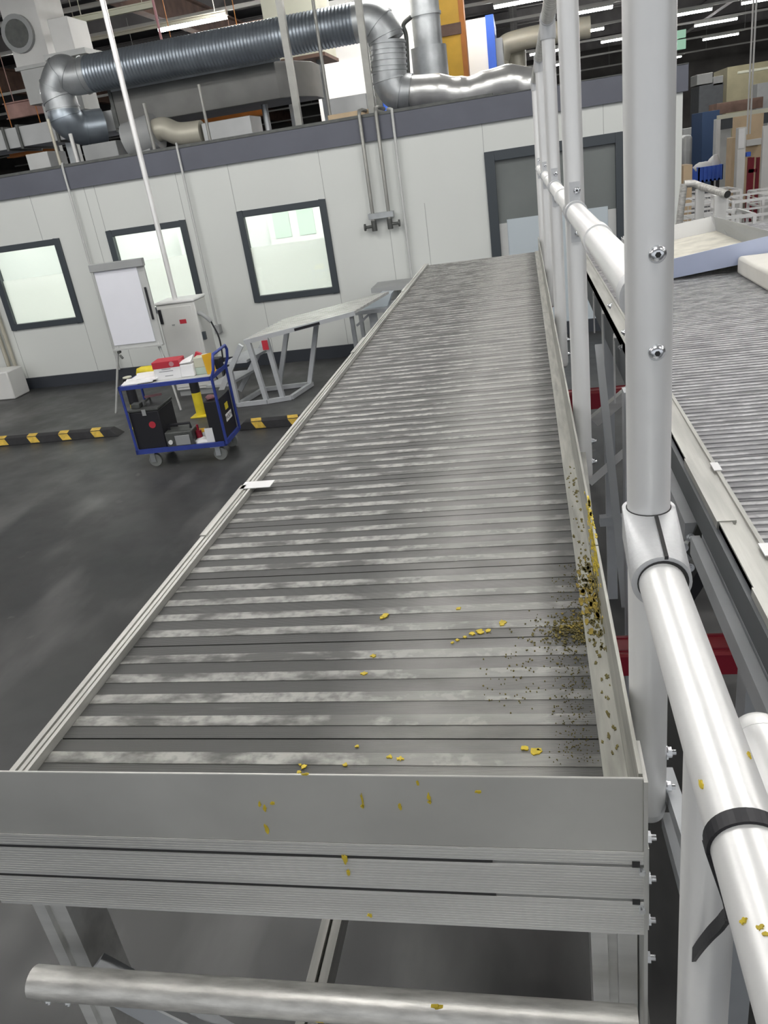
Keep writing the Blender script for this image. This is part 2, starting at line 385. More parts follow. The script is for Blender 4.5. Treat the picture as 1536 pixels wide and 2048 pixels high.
struct('trim_fascia', MB().box(XL, XR+.05, YW-.05, YW+.02, HB, 3.0).box(XR-.02, XR+.05, YW+.02, YB+.1, HB, 3.0).box(XL, XR, YW+.02, YB+.1, HB+.02, 2.96), M['fascia'])
struct('baseboard_office', MB().box(XL, XR, YW-.03, YW, 0, .17), M['base'])
struct('trim_roof_edge', MB().box(XL, -.3, YW-.06, YW+.06, 3.0, 3.035).box(-.3, XR+.05, YW-.06, YW+.06, 3.0, 3.01), M['dark_metal'])
wl = ['left', 'middle', 'right']
for i, (a, c, z0, z1) in enumerate(wins):
    o = thing('window_%d' % (i+1), None, None, ((a+c)/2, YW, z0)); o['kind'] = 'structure'
    fb = MB(); w = .085
    fb.box(a, a+w, YW-.03, YW+.06, z0, z1); fb.box(c-w, c, YW-.03, YW+.06, z0, z1); fb.box(a+w, c-w, YW-.03, YW+.06, z0, z0+w); fb.box(a+w, c-w, YW-.03, YW+.06, z1-w, z1)
    fb.build('window_frame', M['frame'], o, bevel=.006)
    zf = z0+(z1-z0)*(.60 if i != 1 else .62)
    MB().box(a+w, c-w, YW+.02, YW+.028, z0+w, z1-w).build('pane', M['glass'], o)
    MB().box(a+w+.002, c-w-.002, YW+.030, YW+.033, z0+w+.002, zf).build('frosted_film', M['frost'], o)
o = thing('door_1', None, None, ((dr[0]+dr[1])/2, YW, 0)); o['kind'] = 'structure'
a, c, z0, z1 = dr; w = .125
MB().box(a, a+w, YW-.04, YW+.06, 0, z1).box(c-w*.8, c, YW-.04, YW+.06, 0, z1).box(a+w, c-w*.8, YW-.04, YW+.06, z1-w*.95, z1).build('door_frame', M['frame'], o, bevel=.006)
MB().box(a+w, c-w*.8, YW+.02, YW+.04, 1.52, z1-w*.95).build('upper_pane', M['dglass'], o)
MB().box(a+w, a+w+.10, YW-.0, YW+.05, 0, 1.52).box(c-w*.8-.10, c-w*.8, YW, YW+.05, 0, 1.52).build('lower_stile', M['lgrey'], o)
MB().box(a+w+.10, c-w*.8-.10, YW+.01, YW+.05, 0, 1.56).build('lower_panel', M['lblue'], o)
# inside the office
struct('ceiling_office', MB().box(XL+.1, -1.2, YW+.1, YB-.01, 2.66, 2.70), M['white'])
for X in (-9.5, -7.0, -5.0, -3.0):
    t = MB().box(X-.5, X+.5, 12.2, 13.2, 2.62, 2.66).build('office_ceiling_lamp', M['lamp_office'])
    tag(t, 'square lit ceiling panel inside the white office', 'lamp', 'ceiling panels inside the office')
def simple(name, mb, m, label, cat, group=None, bevel=0): return tag(mb.build(name, m, bevel=bevel), label, cat, group)
t = thing('office_cabinet', 'pale shelf cabinet seen through the middle office window', 'cabinet', (-5.6, 13.8, 0))
MB().box(-6.0, -5.2, 13.6, 14.0, 0, 2.0).build('body', M['offwhite'], t)
MB().box(-5.95, -5.62, 13.585, 13.6, .1, 1.95).box(-5.58, -5.25, 13.585, 13.6, .1, 1.95).build('door', M['lgrey'], t)
t = thing('office_board', 'pale green notice sheets on the office back wall seen in the right window', 'notice board', (-3.6, YB-.05, 1.2))
MB().box(-4.5, -2.9, YB-.07, YB-.005, 1.25, 2.3).build('board', M['offwhite'], t)
for X in (-4.4, -3.95, -3.5): MB().box(X, X+.3, YB-.08, YB-.07, 1.5, 2.2).build('sheet', M['pgreen'], t)
# conduits and pipes on the wall
def pipe_on_wall(name, pts, r, m, label, cat, group=None, Y=YW-.045):
    b = MB(); P = [oY(px, py, Y) for px, py in pts]; x0 = P[0].x
    b.sweep(P, r, 10); return tag(b.build(name, m), label, cat, group)
def vpipe(name, X, z0, z1, r, m, label, cat, group=None, hook=True, Y=YW-.07):
    b = MB(); P = [Vector((X, Y, z0)), Vector((X, Y, z1))]
    if hook: P = [Vector((X, Y, z0)), Vector((X, Y, z1-.05)), Vector((X, Y+.02, z1-.015)), Vector((X-.03, Y+.08, z1)), Vector((X-.08, Y+.2, z1+.01))]
    b.sweep(P, r, 10)
    return tag(b.build(name, m), label, cat, group)
XA = oY(132, 360, YW-.07).x; vpipe('conduit', XA, .17, 3.05, .016, M['lgrey'], 'thin white conduit down the wall left of the flip chart', 'conduit')
XA = oY(365, 345, YW-.07).x; vpipe('conduit', XA, .62, 3.06, .016, M['lgrey'], 'thin conduit running down the wall between the middle and right windows', 'conduit')
MB_s = MB().box(XA-.04, XA+.04, YW-.11, YW, .54, .66); simple('socket_box', MB_s, M['grey'], 'small grey socket box at the foot of the conduit above the cart handle', 'socket', bevel=.006)
XA = oY(793, 300, YW-.07).x; vpipe('conduit', XA, .17, 3.05, .018, M['lgrey'], 'thin light conduit right of the two grey valve pipes', 'conduit')
XP = [oY(732, 330, YW-.09).x, oY(765, 330, YW-.09).x]
t = thing('valve_pipe_pair', 'pair of grey steel supply pipes with red handled shutoff valves on the office wall', 'pipes', ((XP[0]+XP[1])/2, YW, 1.75))
zv = oY(745, 432, YW-.09).z
for i, X in enumerate(XP):
    P = [(X, YW-.09, zv-.10), (X, YW-.09, 3.03), (X, YW-.06, 3.08), (X, YW+.1, 3.1), (X, YW+.6, 3.1)]
    MB().sweep(P, .024, 12).build('pipe', M['hanger'], t)
    sg = -1 if i == 0 else 1
    v = MB().tube((X, YW-.09, zv-.19), (X, YW-.09, zv-.06), .036, 12).tube((X, YW-.09, zv-.13), (X+sg*.12, YW-.09, zv-.13), .02, 10).build('valve', M['dark_metal'], t)
    MB().tube((X+sg*.115, YW-.09, zv-.13), (X+sg*.135, YW-.09, zv-.13), .045, 12).build('valve_wheel', M['dark_metal'], v)
MB().box(XP[0]-.06, XP[1]+.06, YW-.115, YW-.0, zv-.04, zv+.03).build('bracket', M['galv'], t)
# left-most wall pipes
t = thing('wall_pipes', 'cream pipes down the wall left of the leftmost window', 'pipes', (oY(10, 700, YW-.05).x, YW, 0))
for px in (3, 16):
    X = oY(px, 690, YW-.05).x; MB().tube((X, YW-.05, .1), (X, YW-.05, 2.7), .03, 10).build('pipe', M['beige'], t)
simple('wall_box', MB().box(oY(0, 760, 10.4).x-.3, oY(36, 760, 10.4).x, 10.2, 10.6, 0, .42), M['offwhite'], 'white box on the floor under the leftmost window at the left edge', 'box', bevel=.02)

# ================================================================ TOP OF THE OFFICE: ducts
def pbox(px, py, w, h, Y, d):
    """extents of a box of w x h pixels seen at (px,py), standing at distance Y and d deep"""
    c = oY(px, py, Y); s = dep(c)/F; return c.x-w*s/2, c.x+w*s/2, Y, Y+d, c.z-h*s/2, c.z+h*s/2
YD = 11.8
def dp(px, py, Y=YD): return oY(px, py, Y)
t = thing('ventilation_duct', 'long dark spiral ventilation duct looping down to a silver flexible hose above the office', 'duct', (-4, YD, 3.0))
A = dp(178, 146); B = dp(712, 48)
zc = (A.z+B.z)/2; A.z = B.z = zc
n = 160; P = [A.lerp(B, i/n) for i in range(n+1)]; R = [.235+.006*(1 if i % 2 else -1) for i in range(n+1)]
MB().sweep(P, R, 24).build('spiral_pipe', M['galv_dark'], t)
def elbow(ctrl, name, m, r=.235, rings=6):
    P = spline(ctrl, 14); mb = MB(); mb.sweep(P, r, 24)
    for j in range(rings):
        i = int((j+.5)*(len(P)-1)/rings); d = (P[min(i+1, len(P)-1)]-P[max(0, i-1)]).normalized()
        mb.tube(P[i]-d*.012, P[i]+d*.012, r+.012, 24)
    return mb.build(name, m, t)
elbow([A+Vector((.03, 0, 0)), A+Vector((-.25, 0, 0)), dp(124, 150)+Vector((.03, 0, .02)), dp(114, 180), dp(122, 205), dp(128, 225)], 'elbow', M['galv'])
elbow([dp(127, 222), dp(134, 240), dp(152, 255)+Vector((0, .15, 0)), dp(185, 250)+Vector((0, .35, 0))], 'elbow', M['galv_dark'], rings=2)
elbow([B-Vector((.03, 0, 0)), B+Vector((.22, 0, -.02)), dp(765, 62), dp(775, 85)], 'elbow', M['galv'], rings=3)
elbow([dp(775, 82), dp(777, 115), dp(779, 148)], 'riser', M['galv'], rings=6)
elbow([dp(779, 146), dp(782, 165), dp(797, 183), dp(822, 186)], 'elbow', M['galv'], rings=2)
Pf = spline([dp(818, 186), dp(850, 180), dp(890, 182), dp(925, 186), dp(960, 178), dp(1000, 165), dp(1035, 163), dp(1066, 172), dp(1085, 178)], 14)
MB().sweep(Pf, [(.195+.009*math.sin(i*.35)) for i in range(len(Pf))], 24).build('flexible_hose', M['flex'], t)
# big plenum with rounded end
Y0 = 12.15
t = thing('plenum_duct', 'large grey sheet metal plenum duct with rounded end above the office', 'duct', (-4.5, Y0+.6, 3.0))
zl = dp(400, 215, Y0).z; xr = dp(566, 150, Y0).x; xl = dp(224, 205, Y0).x; ztop = dp(420, 146, Y0).z; zbot = dp(380, 228, Y0).z
poly = [(xl, Y0), (xr-.1, Y0), (xr+.12, Y0+.25), (xr+.28, Y0+.7), (xr+.28, Y0+1.2), (xl, Y0+1.2)]
MB().prism([(x, y, zbot) for x, y in poly], (0, 0, ztop-zbot)).build('body', M['duct'], t, bevel=.01)
MB().box(xl-.02, xl+.03, Y0-.02, Y0+1.22, zbot-.02, ztop+.02).build('flange', M['dark_metal'], t)
MB().box(xl, xr, Y0-.015, Y0, ztop-.01, ztop+.02).build('seam_strip', M['galv'], t)
MB().tube((xr-.5, Y0+.5, 3.0), (xr-.5, Y0+.5, zbot), .05, 8).tube((xl+.4, Y0+.5, 3.0), (xl+.4, Y0+.5, zbot), .05, 8).build('support_leg', M['galv'], t)
t = thing('branch_duct', 'lighter grey square branch duct in flanged sections left of the plenum', 'duct', (-8, Y0+.5, 3.0))
zt2 = dp(120, 238, Y0).z; zb2 = dp(120, 280, Y0).z; x2l = dp(0, 285, Y0).x-1.5
for i, (xa, xb) in enumerate(((x2l, dp(8, 270, Y0).x), (dp(8, 270, Y0).x+.02, dp(38, 270, Y0).x), (dp(38, 270, Y0).x+.02, dp(112, 258, Y0).x), (dp(112, 258, Y0).x+.02, xl-.02))):
    MB().box(xa, xb, Y0+.02, Y0+.9, zb2, zt2).box(xb-.02, xb+.02, Y0-.01, Y0+.93, zb2-.03, zt2+.03, 1).build('section', [M['duct_light'], M['dark_metal']], t)
MB().box(x2l, xl, Y0+.2, Y0+.3, zt2-.02, zt2+.015).build('stiffener', M['galv'], t)
MB().box(-9.5, -9.4, Y0+.3, Y0+.4, 3.0, zb2).box(-7.0, -6.9, Y0+.3, Y0+.4, 3.0, zb2).build('support_leg', M['galv'], t)
def bx(name, px, py, w, h, Y, d, m, label, cat, group=None, bevel=0):
    return simple(name, MB().box(*pbox(px, py, w, h, Y, d)), m, label, cat, group, bevel)
# boxes standing on the office roof (seated on it)
def roofbox(name, px0, px1, py, ztop_py, Y, d, m, label, cat):
    a = oY(px0, py, Y).x; c = oY(px1, py, Y).x; zt = oY((px0+px1)/2, ztop_py, Y).z
    return simple(name, MB().box(a, c, Y, Y+d, 2.96, zt), m, label, cat, bevel=.008)
roofbox('roof_unit', 168, 238, 310, 285, 11.3, .5, M['grey'], 'dark grey box on the office roof below the plenum, left', 'box')
roofbox('roof_unit', 405, 505, 262, 238, 11.3, .5, M['duct_light'], 'grey green box on the office roof under the plenum', 'box')
roofbox('roof_unit', 655, 735, 215, 192, 11.9, .8, M['duct_light'], 'grey sheet metal box on the office roof under the white tank', 'box')
roofbox('roof_crate', 655, 738, 232, 224, 11.2, .3, M['card'], 'small tan timber block on the roof edge by the valve pipes', 'block')
roofbox('roof_unit', 55, 100, 325, 305, 11.2, .5, M['lgrey'], 'slanted pale box on the office roof at the far left', 'box')
# beige elbow hose below plenum
t = thing('beige_hose', 'beige bent ventilation hose with grey collar on the office roof', 'hose', (-5, 11.4, 3.0))
Pf = spline([dp(310, 262, 11.4), dp(330, 258, 11.4), dp(360, 268, 11.4), dp(405, 264, 11.4)], 10)
MB().sweep(Pf, .15, 20).build('hose', M['beige'], t)
c = dp(290, 275, 11.4); MB().tube((c.x-.25, 11.4, c.z-.02), (c.x+.2, 11.4, c.z+.05), .24, 20).box(c.x-.2, c.x+.1, 11.25, 11.55, 2.98, c.z).build('collar', M['grey'], t)
# left stack of fan box and chimney ducts
t = thing('fan_unit', 'tall white square fan housing with round grille at the upper left', 'fan unit', (-9, 13.2, 3.0))
X0, X1, _, _, z0, z1 = pbox(48, 62, 78, 118, 13.3, .8)
MB().box(X0, X1, 13.3, 14.15, z0, z1+1.0).build('housing', M['offwhite'], t, bevel=.01)
c = oY(38, 68, 13.29)
MB().tube((c.x, 13.3, c.z), (c.x, 13.23, c.z), .27, 28).build('grille_ring', M['grey'], t)
g = MB()
for rr in (.20, .13, .06): g.tube((c.x, 13.23, c.z), (c.x, 13.225+.03*(rr-.2), c.z), rr, 24)
g.build('grille', M['dark_metal'], t)
MB().box(X0-.02, X1+.05, 13.27, 14.18, z0-.05, z0).box(X0+.05, X1+.0, 13.3, 14.15, z0-.55, z0-.05).box(X1-.1, X1, 13.4, 13.5, 2.96, z0-.5).box(X0+.2, X0+.3, 13.4, 13.5, 2.96, z0-.5).build('plinth', M['lgrey'], t)
t = thing('duct_hood', 'square pale duct hood with wide rim behind the first duct elbow', 'duct', (-8, 13.2, 3.0))
X0, X1, _, _, z0, z1 = pbox(122, 70, 44, 60, 12.6, .6)
MB().box(X0, X1, 12.6, 13.2, z0, z1).build('riser', M['offwhite'], t, bevel=.01)
X0, X1, _, _, za, zb = pbox(128, 106, 92, 14, 12.5, .8); MB().box(X0, X1, 12.5, 13.25, za, z0).build('rim', M['lgrey'], t)
MB().box(X0+.1, X1-.3, 12.6, 13.1, za-.7, za).box(X0+.3, X0+.4, 13.0, 13.1, 2.96, za-.7).build('lower_box', M['lgrey'], t)
# cream cabinet behind the spiral duct
X0, X1, Ya, Yb, z0, z1 = pbox(583, 50, 112, 112, 13.6, 1.0)
t = thing('cream_cabinet', 'tall cream cabinet behind the long spiral duct', 'cabinet', ((X0+X1)/2, 14, 2.96))
MB().box(X0, X1, Ya, Yb, z0, z1+1.0).build('body', M['cream'], t, bevel=.01); MB().box(X0-.03, X1+.03, Ya-.03, Yb, z0-.05, z0).build('plinth', M['rust'], t)
MB().box(X0+.1, X0+.2, Ya+.3, Ya+.4, 2.96, z0).box(X1-.2, X1-.1, Ya+.3, Ya+.4, 2.96, z0).build('leg', M['galv'], t)
# white process tank / enclosures behind the office
def tall(name, px0, px1, py, pyt, Y, d, m, label, cat):
    a = oY(px0, py, Y).x; c = oY(px1, py, Y).x; zt = oY((px0+px1)/2, pyt, Y).z
    t = thing(name, label, cat, ((a+c)/2, Y+d/2, 0)); return t, a, c, zt
t, a, c, zt = tall('white_enclosure', 628, 775, 140, 55, 17.5, 2.0, None, 'large bright white enclosure behind the office between the two ducts', 'enclosure')
MB().box(a, c+1.2, 17.5, 19.5, 0, zt+.4).build('body', M['white'], t); MB().box(a-.02, c+1.22, 17.48, 19.5, zt+.4, zt+.5).build('cap', M['lgrey'], t)
xb = oY(762, 175, 17.45).x; MB().box(xb-.05, xb+.22, 17.44, 17.5, 0, oY(762, 165, 17.45).z).build('blue_panel', M['crate_blue'], t)['label'] = 'blue panel'
MB().box(oY(742, 100, 17.4).x-.04, oY(742, 100, 17.4).x+.1, 17.38, 17.5, 0, zt).build('dark_post', M['dark_metal'], t)
t, a, c, zt = tall('tall_enclosure', 922, 975, 100, 38, 15.8, 1.6, None, 'white cabinet with bright blue edge strip beside the yellow column', 'enclosure')
MB().box(a, c, 15.8, 17.4, 0, zt).build('body', M['white'], t)
MB().box(c, c+.14, 15.78, 17.4, 0, zt+.02).build('edge_strip', M['crate_blue'], t)['label'] = 'bright blue edge strip'
MB().box(c+.14, c+.26, 16.2, 17.4, 0, zt-.3).build('side_panel', M['lgrey'], t)
# yellow column
t, a, c, zt = tall('yellow_column', 884, 922, 80, 0, 14.6, .4, None, 'yellow steel roof column behind the round duct', 'column')
bb = MB(); bb.box(a, c, 14.6, 14.63, 0, 6.9); bb.box(a, c, 14.95, 14.98, 0, 6.9); bb.box((a+c)/2-.02, (a+c)/2+.02, 14.63, 14.95, 0, 6.9)
bb.build('profile', M['column'], t); zq = oY(900, 60, 14.6).z; MB().box(a-.02, c+.02, 14.56, 14.6, zq-.08, zq+.08).build('clamp', M['rust'], t)
MB().box(c, c+.08, 14.58, 14.95, 0, 6.9).build('edge_rail', M['orangebeam'], t)
# round exhaust with octagonal base
c = oY(855, 118, 13.2); s = dep(c)/F
t = thing('exhaust_stack', 'round galvanised exhaust stack on an octagonal base in front of the yellow column', 'duct', (c.x, 13.5, 2.96))
z0 = 2.96; z1 = oY(855, 88, 13.2).z; r = 38*s
poly = [(c.x+r*math.cos(PI/8+i*PI/4), 13.55+r*math.sin(PI/8+i*PI/4), z0) for i in range(8)]
MB().prism(poly, (0, 0, z1-z0)).build('octagonal_base', M['galv'], t)
rr = 29*s; st = MB().tube((c.x, 13.55, z1), (c.x, 13.55, 6.85), rr, 24)
for q in range(1, 6): st.tube((c.x, 13.55, z1+q*.42-.02), (c.x, 13.55, z1+q*.42+.02), rr+.02, 24)
st.build('round_pipe', M['galv'], t)
# dark bracket pipe left of the stack
a = oY(808, 60, 12.6); c = oY(817, 158, 12.6)
bp_ = MB().sweep(spline([(a.x+.12, 12.6, a.z+.14), (a.x, 12.6, a.z+.06), (a.x+.02, 12.6, a.z-.1), (c.x, 12.6, c.z)], 8), .03, 10)
m1 = oY(792, 97, 12.6); bp_.tube(m1, oY(812, 96, 12.6), .018, 8).tube(m1, oY(815, 125, 12.6), .018, 8).tube((c.x, 12.6, 2.97), (c.x, 12.6, c.z), .03, 10)
tag(bp_.build('bracket_pipe', M['dark_metal']), 'thin dark bracketed pipe just left of the exhaust stack', 'pipe')
# beige pipe behind far posts
t = thing('beige_pipe', 'beige pipe bending down behind the far guard rail posts', 'pipe', (oY(1010, 130, 18).x, 17, 0))
MB().sweep(spline([oY(1000, 165, 18)-Vector((0, 0, 4)), oY(1000, 150, 18), oY(1000, 118, 18), oY(1010, 92, 18), oY(1040, 80, 18), oY(1095, 68, 18), oY(1180, 54, 18)], 10), .19, 18).build('main_run', M['beige'], t)
q = oY(1032, 110, 18.5); MB().tube((q.x, 18.5, 0), (q.x, 18.5, q.z+.2), .2, 16).build('drop_pipe', M['beige'], t)
# roof beams seen at upper left
def beam(px0, py0, px1, py1, Y, m, name, label, w=.1, h=.2):
    p = oY(px0, py0, Y); q = oY(px1, py1, Y); z = (p.z+q.z)/2; ext = (q.x-p.x)*.04
    bb = MB(); bb.box(p.x-ext, q.x+ext, Y-w/2, Y+w/2, z-h/2, z-h/2+.02); bb.box(p.x-ext, q.x+ext, Y-w/2, Y+w/2, z+h/2-.02, z+h/2); bb.box(p.x-ext, q.x+ext, Y-.01, Y+.01, z-h/2, z+h/2)
    for X in (p.x-ext+.2, q.x+ext-.2): bb.tube((X, Y, z+h/2), (X, Y, 7.6), .007, 6)
    return tag(bb.build(name, m), label, 'beam')
beam(450, 75, 640, 28, 16.5, M['rust'], 'roof_purlin', 'brown hanging roof purlin above the left strip lamp', .15, .25)
beam(150, 80, 440, 32, 15.9, M['beige'], 'cable_tray', 'thin cream cable tray hanging behind the spiral duct', .06, .07)
beam(20, 225, 180, 190, 14.5, M['pinkbeam'], 'roof_purlin', 'faded red hanging beam left behind the branch duct', .12, .26)
beam(360, 238, 520, 208, 13.6, M['orangebeam'], 'roof_purlin', 'rusty orange hanging beam below the plenum duct', .2, .32)
beam(20, 300, 110, 285, 13.6, M['orangebeam'], 'roof_purlin', 'orange hanging beam below the branch duct at the left', .2, .25)
beam(150, 45, 300, 5, 14.5, M['cream'], 'cable_tray', 'cream hanging tray at the top left beside the fan unit', .08, .1)
# hangers and poles
def pole(name, px, pya, Y, z0, r, m, label, cat, zt=7.6, square=False, group=None):
    X = oY(px, pya, Y).x; bb = MB()
    bb.box(X-r, X+r, Y-r, Y+r, z0, zt) if square else bb.tube((X, Y, z0), (X, Y, zt), r, 14)
    return tag(bb.build(name, m), label, cat, group)
pole('hanger_post', 578, 120, YW+.15, 3.0, .042, M['hanger'], 'grey square post rising from the roof edge in front of the plenum end', 'post', 6.2, True)
pole('hanger_post', 724, 60, YW+.15, 3.0, .042, M['hanger'], 'grey post rising from the roof edge above the valve pipes', 'post', 6.2, True)
pole('hanger_post', 648, 150, YW+.6, 3.0, .022, M['hanger'], 'slim grey rod right of the plenum end', 'post', 5.0)
pole('hanger_rod', 113, 300, YW+.08, 3.0, .022, M['beige'], 'thin cream rod on the roof edge below the branch duct', 'rod', 3.62)
pole('hanger_rod', 152, 310, YW+.08, 3.0, .026, M['offwhite'], 'short white rod on the roof edge left of the dark roof box', 'rod', 3.4)
pole('hanger_rod', 413, 245, YW+.08, 3.0, .02, M['hanger'], 'thin rod in front of the grey green roof box', 'rod', 3.7)
pole('hanger_rod', 300, 260, YW+.08, 3.0, .025, M['hanger'], 'thin rod in front of the beige hose collar', 'rod', 3.6)
pole('red_hanger', 322, 75, 13.5, 3.9, .02, M['pink'], 'thin reddish hanger rod above the spiral duct', 'rod', 6.2)
for Xp in (1508, 1502):
    pole('hanging_cable', Xp, 100, 22, 1.9, .02, M['offwhite'], 'one of two thin white cables hanging at the right edge', 'cable', 7.6, group='pair of cables at the right edge')

# ================================================================ IN FRONT OF THE OFFICE
# charging station
t = thing('charging_station', 'white charging cabinet with red sticker standing under the middle window', 'charging station', (-4.4, 9.6, 0))
YS = 9.4; xa = oY(312, 615, YS).x; xb = oY(388, 605, YS).x; zt = 1.2
MB().box(xa, xb, YS, YS+.38, .08, zt).build('cabinet', M['offwhite'], t, bevel=.012)
MB().box(xa-.01, xb+.01, YS-.015, YS+.39, zt, zt+.035).build('lid', M['white'], t, bevel=.012)
MB().box(xa+.02, xb-.02, YS+.03, YS+.35, 0, .08).build('plinth', M['grey'], t)
MB().box(xa+.02, xb-.05, YS-.008, YS, .12, zt-.04).build('front_panel', M['offwhite'], t, bevel=.004)
c = oY(322, 634, YS-.01); MB().box(c.x-.02, c.x+.02, YS-.028, YS-.008, c.z-.09, c.z+.09).build('display_strip', M['black'], t, bevel=.004)
c = oY(366, 643, YS-.01); MB().box(c.x-.045, c.x+.045, YS-.011, YS-.008, c.z-.026, c.z+.026).build('sticker', M['red'], t)['label'] = 'red sticker'
c = oY(347, 650, YS-.01); MB().box(c.x-.02, c.x+.02, YS-.012, YS-.008, c.z-.008, c.z+.008).build('name_plate', M['grey'], t)
c = oY(386, 626, YS+.1); g = MB()
g.tube((c.x-.06, YS+.1, c.z), (c.x+.05, YS+.1, c.z), .045, 14); g.sweep(spline([(c.x+.03, YS+.08, c.z), (c.x+.13, YS+.04, c.z-.01), (c.x+.21, YS+.02, c.z-.07), (c.x+.25, YS+.02, c.z-.12)], 6), .028, 10)
pg = g.build('charging_plug', M['grey'], t)
q0 = Vector((c.x+.25, YS+.02, c.z-.12))
MB().sweep(spline([q0, q0+Vector((.06, 0, -.25)), q0+Vector((.02, 0, -.7)), q0+Vector((.0, 0, -.8)), q0+Vector((-.1, 0, -.72)), q0+Vector((-.18, .05, -.35)), q0+Vector((-.2, .06, -.16))], 8), .011, 8).build('charging_cable', M['black'], t)
MB().tube(q0+Vector((-.2, .06, -.20)), q0+Vector((-.19, .05, -.03)), .028, 10).build('spare_plug', M['black'], t)
q = oY(406, 671, YS+.05); MB().box(q.x-.045, q.x+.045, YS+.02, YS+.06, q.z-.05, q.z+.05).tube((q.x-.02, YS+.04, q.z+.05), (q.x-.03, YS+.05, q.z+.2), .004, 6).build('hanging_tag', M['frame'], t)
Xp = oY(352, 605, YS+.15).x
tag(MB().tube((Xp, YS+.15, zt+.035), (Xp, YS+.15, 7.6), .032, 16).build('supply_pole', M['tube']), 'tall thin shiny pole rising from the charging cabinet to the roof', 'pole')
# flip chart
YF = 8.85
t = thing('flip_chart', 'grey flip chart easel with a blank paper sheet before the middle window', 'flip chart', (-4.75, YF, 0))
T = lambda px, py, d=0: oY(px, py, YF-d)
bl, br_, tr, tl = T(222, 703), T(323, 695), T(292, 522), T(187, 531)
xL, xR = -5.08, -4.42; zb, ztp = .80, 1.83
MB().box(xL, xR, YF, YF+.03, zb, ztp-.06).build('board', M['lgrey'], t, bevel=.006)
MB().box(xL-.02, xR+.01, YF-.035, YF+.035, ztp-.09, ztp).build('paper_clamp', M['grey'], t, bevel=.006)
MB().box(xL+.02, xR-.09, YF-.012, YF, zb+.06, ztp-.09).build('paper_sheet', M['sheet'], t)
MB().box(xL, xR, YF-.05, YF, zb-.0, zb+.018).build('pen_tray', M['lgrey'], t)
MB().box(xR-.055, xR-.035, YF-.02, YF, 1.12, 1.5).build('marker_strip', M['black'], t)
for px0, py0, px1, py1, d in ((226, 705, 232, 826, 0), (322, 697, 362, 820, 0)):
    q = oZ(px1, py1, 0); p = Vector((q.x+(.19 if px0 == 226 else -.05), YF+.0, zb+.05)); p.x = xL+.06 if px0 == 226 else xR-.06
    MB().tube(p, Vector((q.x, q.y, .0)), .014, 10).build('leg', M['lgrey'], t)
MB().tube((-4.75, YF+.04, 1.7), (-4.7, YF+.75, 0), .014, 10).build('leg', M['lgrey'], t)
MB().tube((xL+.07, YF-.01, zb-.02), (xL+.07, YF-.05, zb-.02), .02, 8).tube((xL+.07, YF-.03, zb-.06), (xL+.1, YF-.04, zb-.1), .014, 8).build('clamp_knob', M['dark_metal'], t)
# bollards
def bollard(x, y, label):
    t = thing('bollard', label, 'bollard', (x, y, 0), 0, 'bollards behind the cart')
    MB().box(-.1, .1, -.1, .1, 0, .015).build('base_plate', M['yellow'], t, True, bevel=.004)
    MB().tube((0, 0, .015), (0, 0, .29), .055, 18).build('lower_post', M['yellow'], t, True)
    MB().tube((0, 0, .29), (0, 0, .60), .055, 18).build('upper_post', M['black'], t, True)
    MB().tube((0, 0, .6), (0, 0, .612), .052, 18).build('cap', M['cream'], t, True)
q = oZ(403, 831, 0); bollard(q.x, q.y, 'short yellow bollard with black upper half seen between the cart shelves')
bollard(-4.62, 8.15, 'bollard mostly hidden behind the left tool case on the cart')
# wheel stop kerbs
def kerb(x0, x1, y, label, ends=(0, 0), rz=0):
    t = thing('wheel_stop', label, 'wheel stop', ((x0+x1)/2, y, 0), rz, 'black and yellow wheel stops')
    L_ = (x1-x0)/2; e0 = .10 if ends[0] else 0; e1 = .10 if ends[1] else 0
    prof = [(-.085, 0), (-.06, .085), (.06, .085), (.085, 0)]
    b = MB(); A_ = [(-L_, a, z) for a, z in prof]; B_ = [(L_, a, z) for a, z in prof]
    for i, (px_, a, z) in enumerate(A_):
        if z > 0: A_[i] = (-L_+e0, a, z); B_[i] = (L_-e1, a, z)
    b.add(A_+B_, [(0, 1, 2, 3), (7, 6, 5, 4), (1, 0, 4, 5), (2, 1, 5, 6), (3, 2, 6, 7), (0, 3, 7, 4)]); b.build('rubber_body', M['rubber'], t, True, bevel=.006)
    X = L_-.30
    while X > -L_+.05:
        w = .12; sk = .05
        f0 = lambda u, x: (x, -.085+.025*u-.0015, .085*u)
        p = [(X, -.0838, .012), (X+w, -.0838, .012), (X+w-sk, -.0635, .079), (X-sk, -.0635, .079)]
        s = MB().prism(p, (0, -.002, .0005)); p2 = [(X-sk, -.058, .0853), (X+w-sk, -.058, .0853), (X+w-sk*1.8, .058, .0853), (X-sk*1.8, .058, .0853)]
        s.prism(p2, (0, 0, .002)); s.build('reflector_patch', M['kyellow'], t, True); X -= .42
kerb(-6.95, -4.76, 7.93, 'black rubber wheel stop with yellow patches left of the blue cart', (0, 1))
kerb(-3.25, -1.45, 7.75, 'black rubber wheel stop with yellow patch right of the cart behind the platform edge', (1, 1))
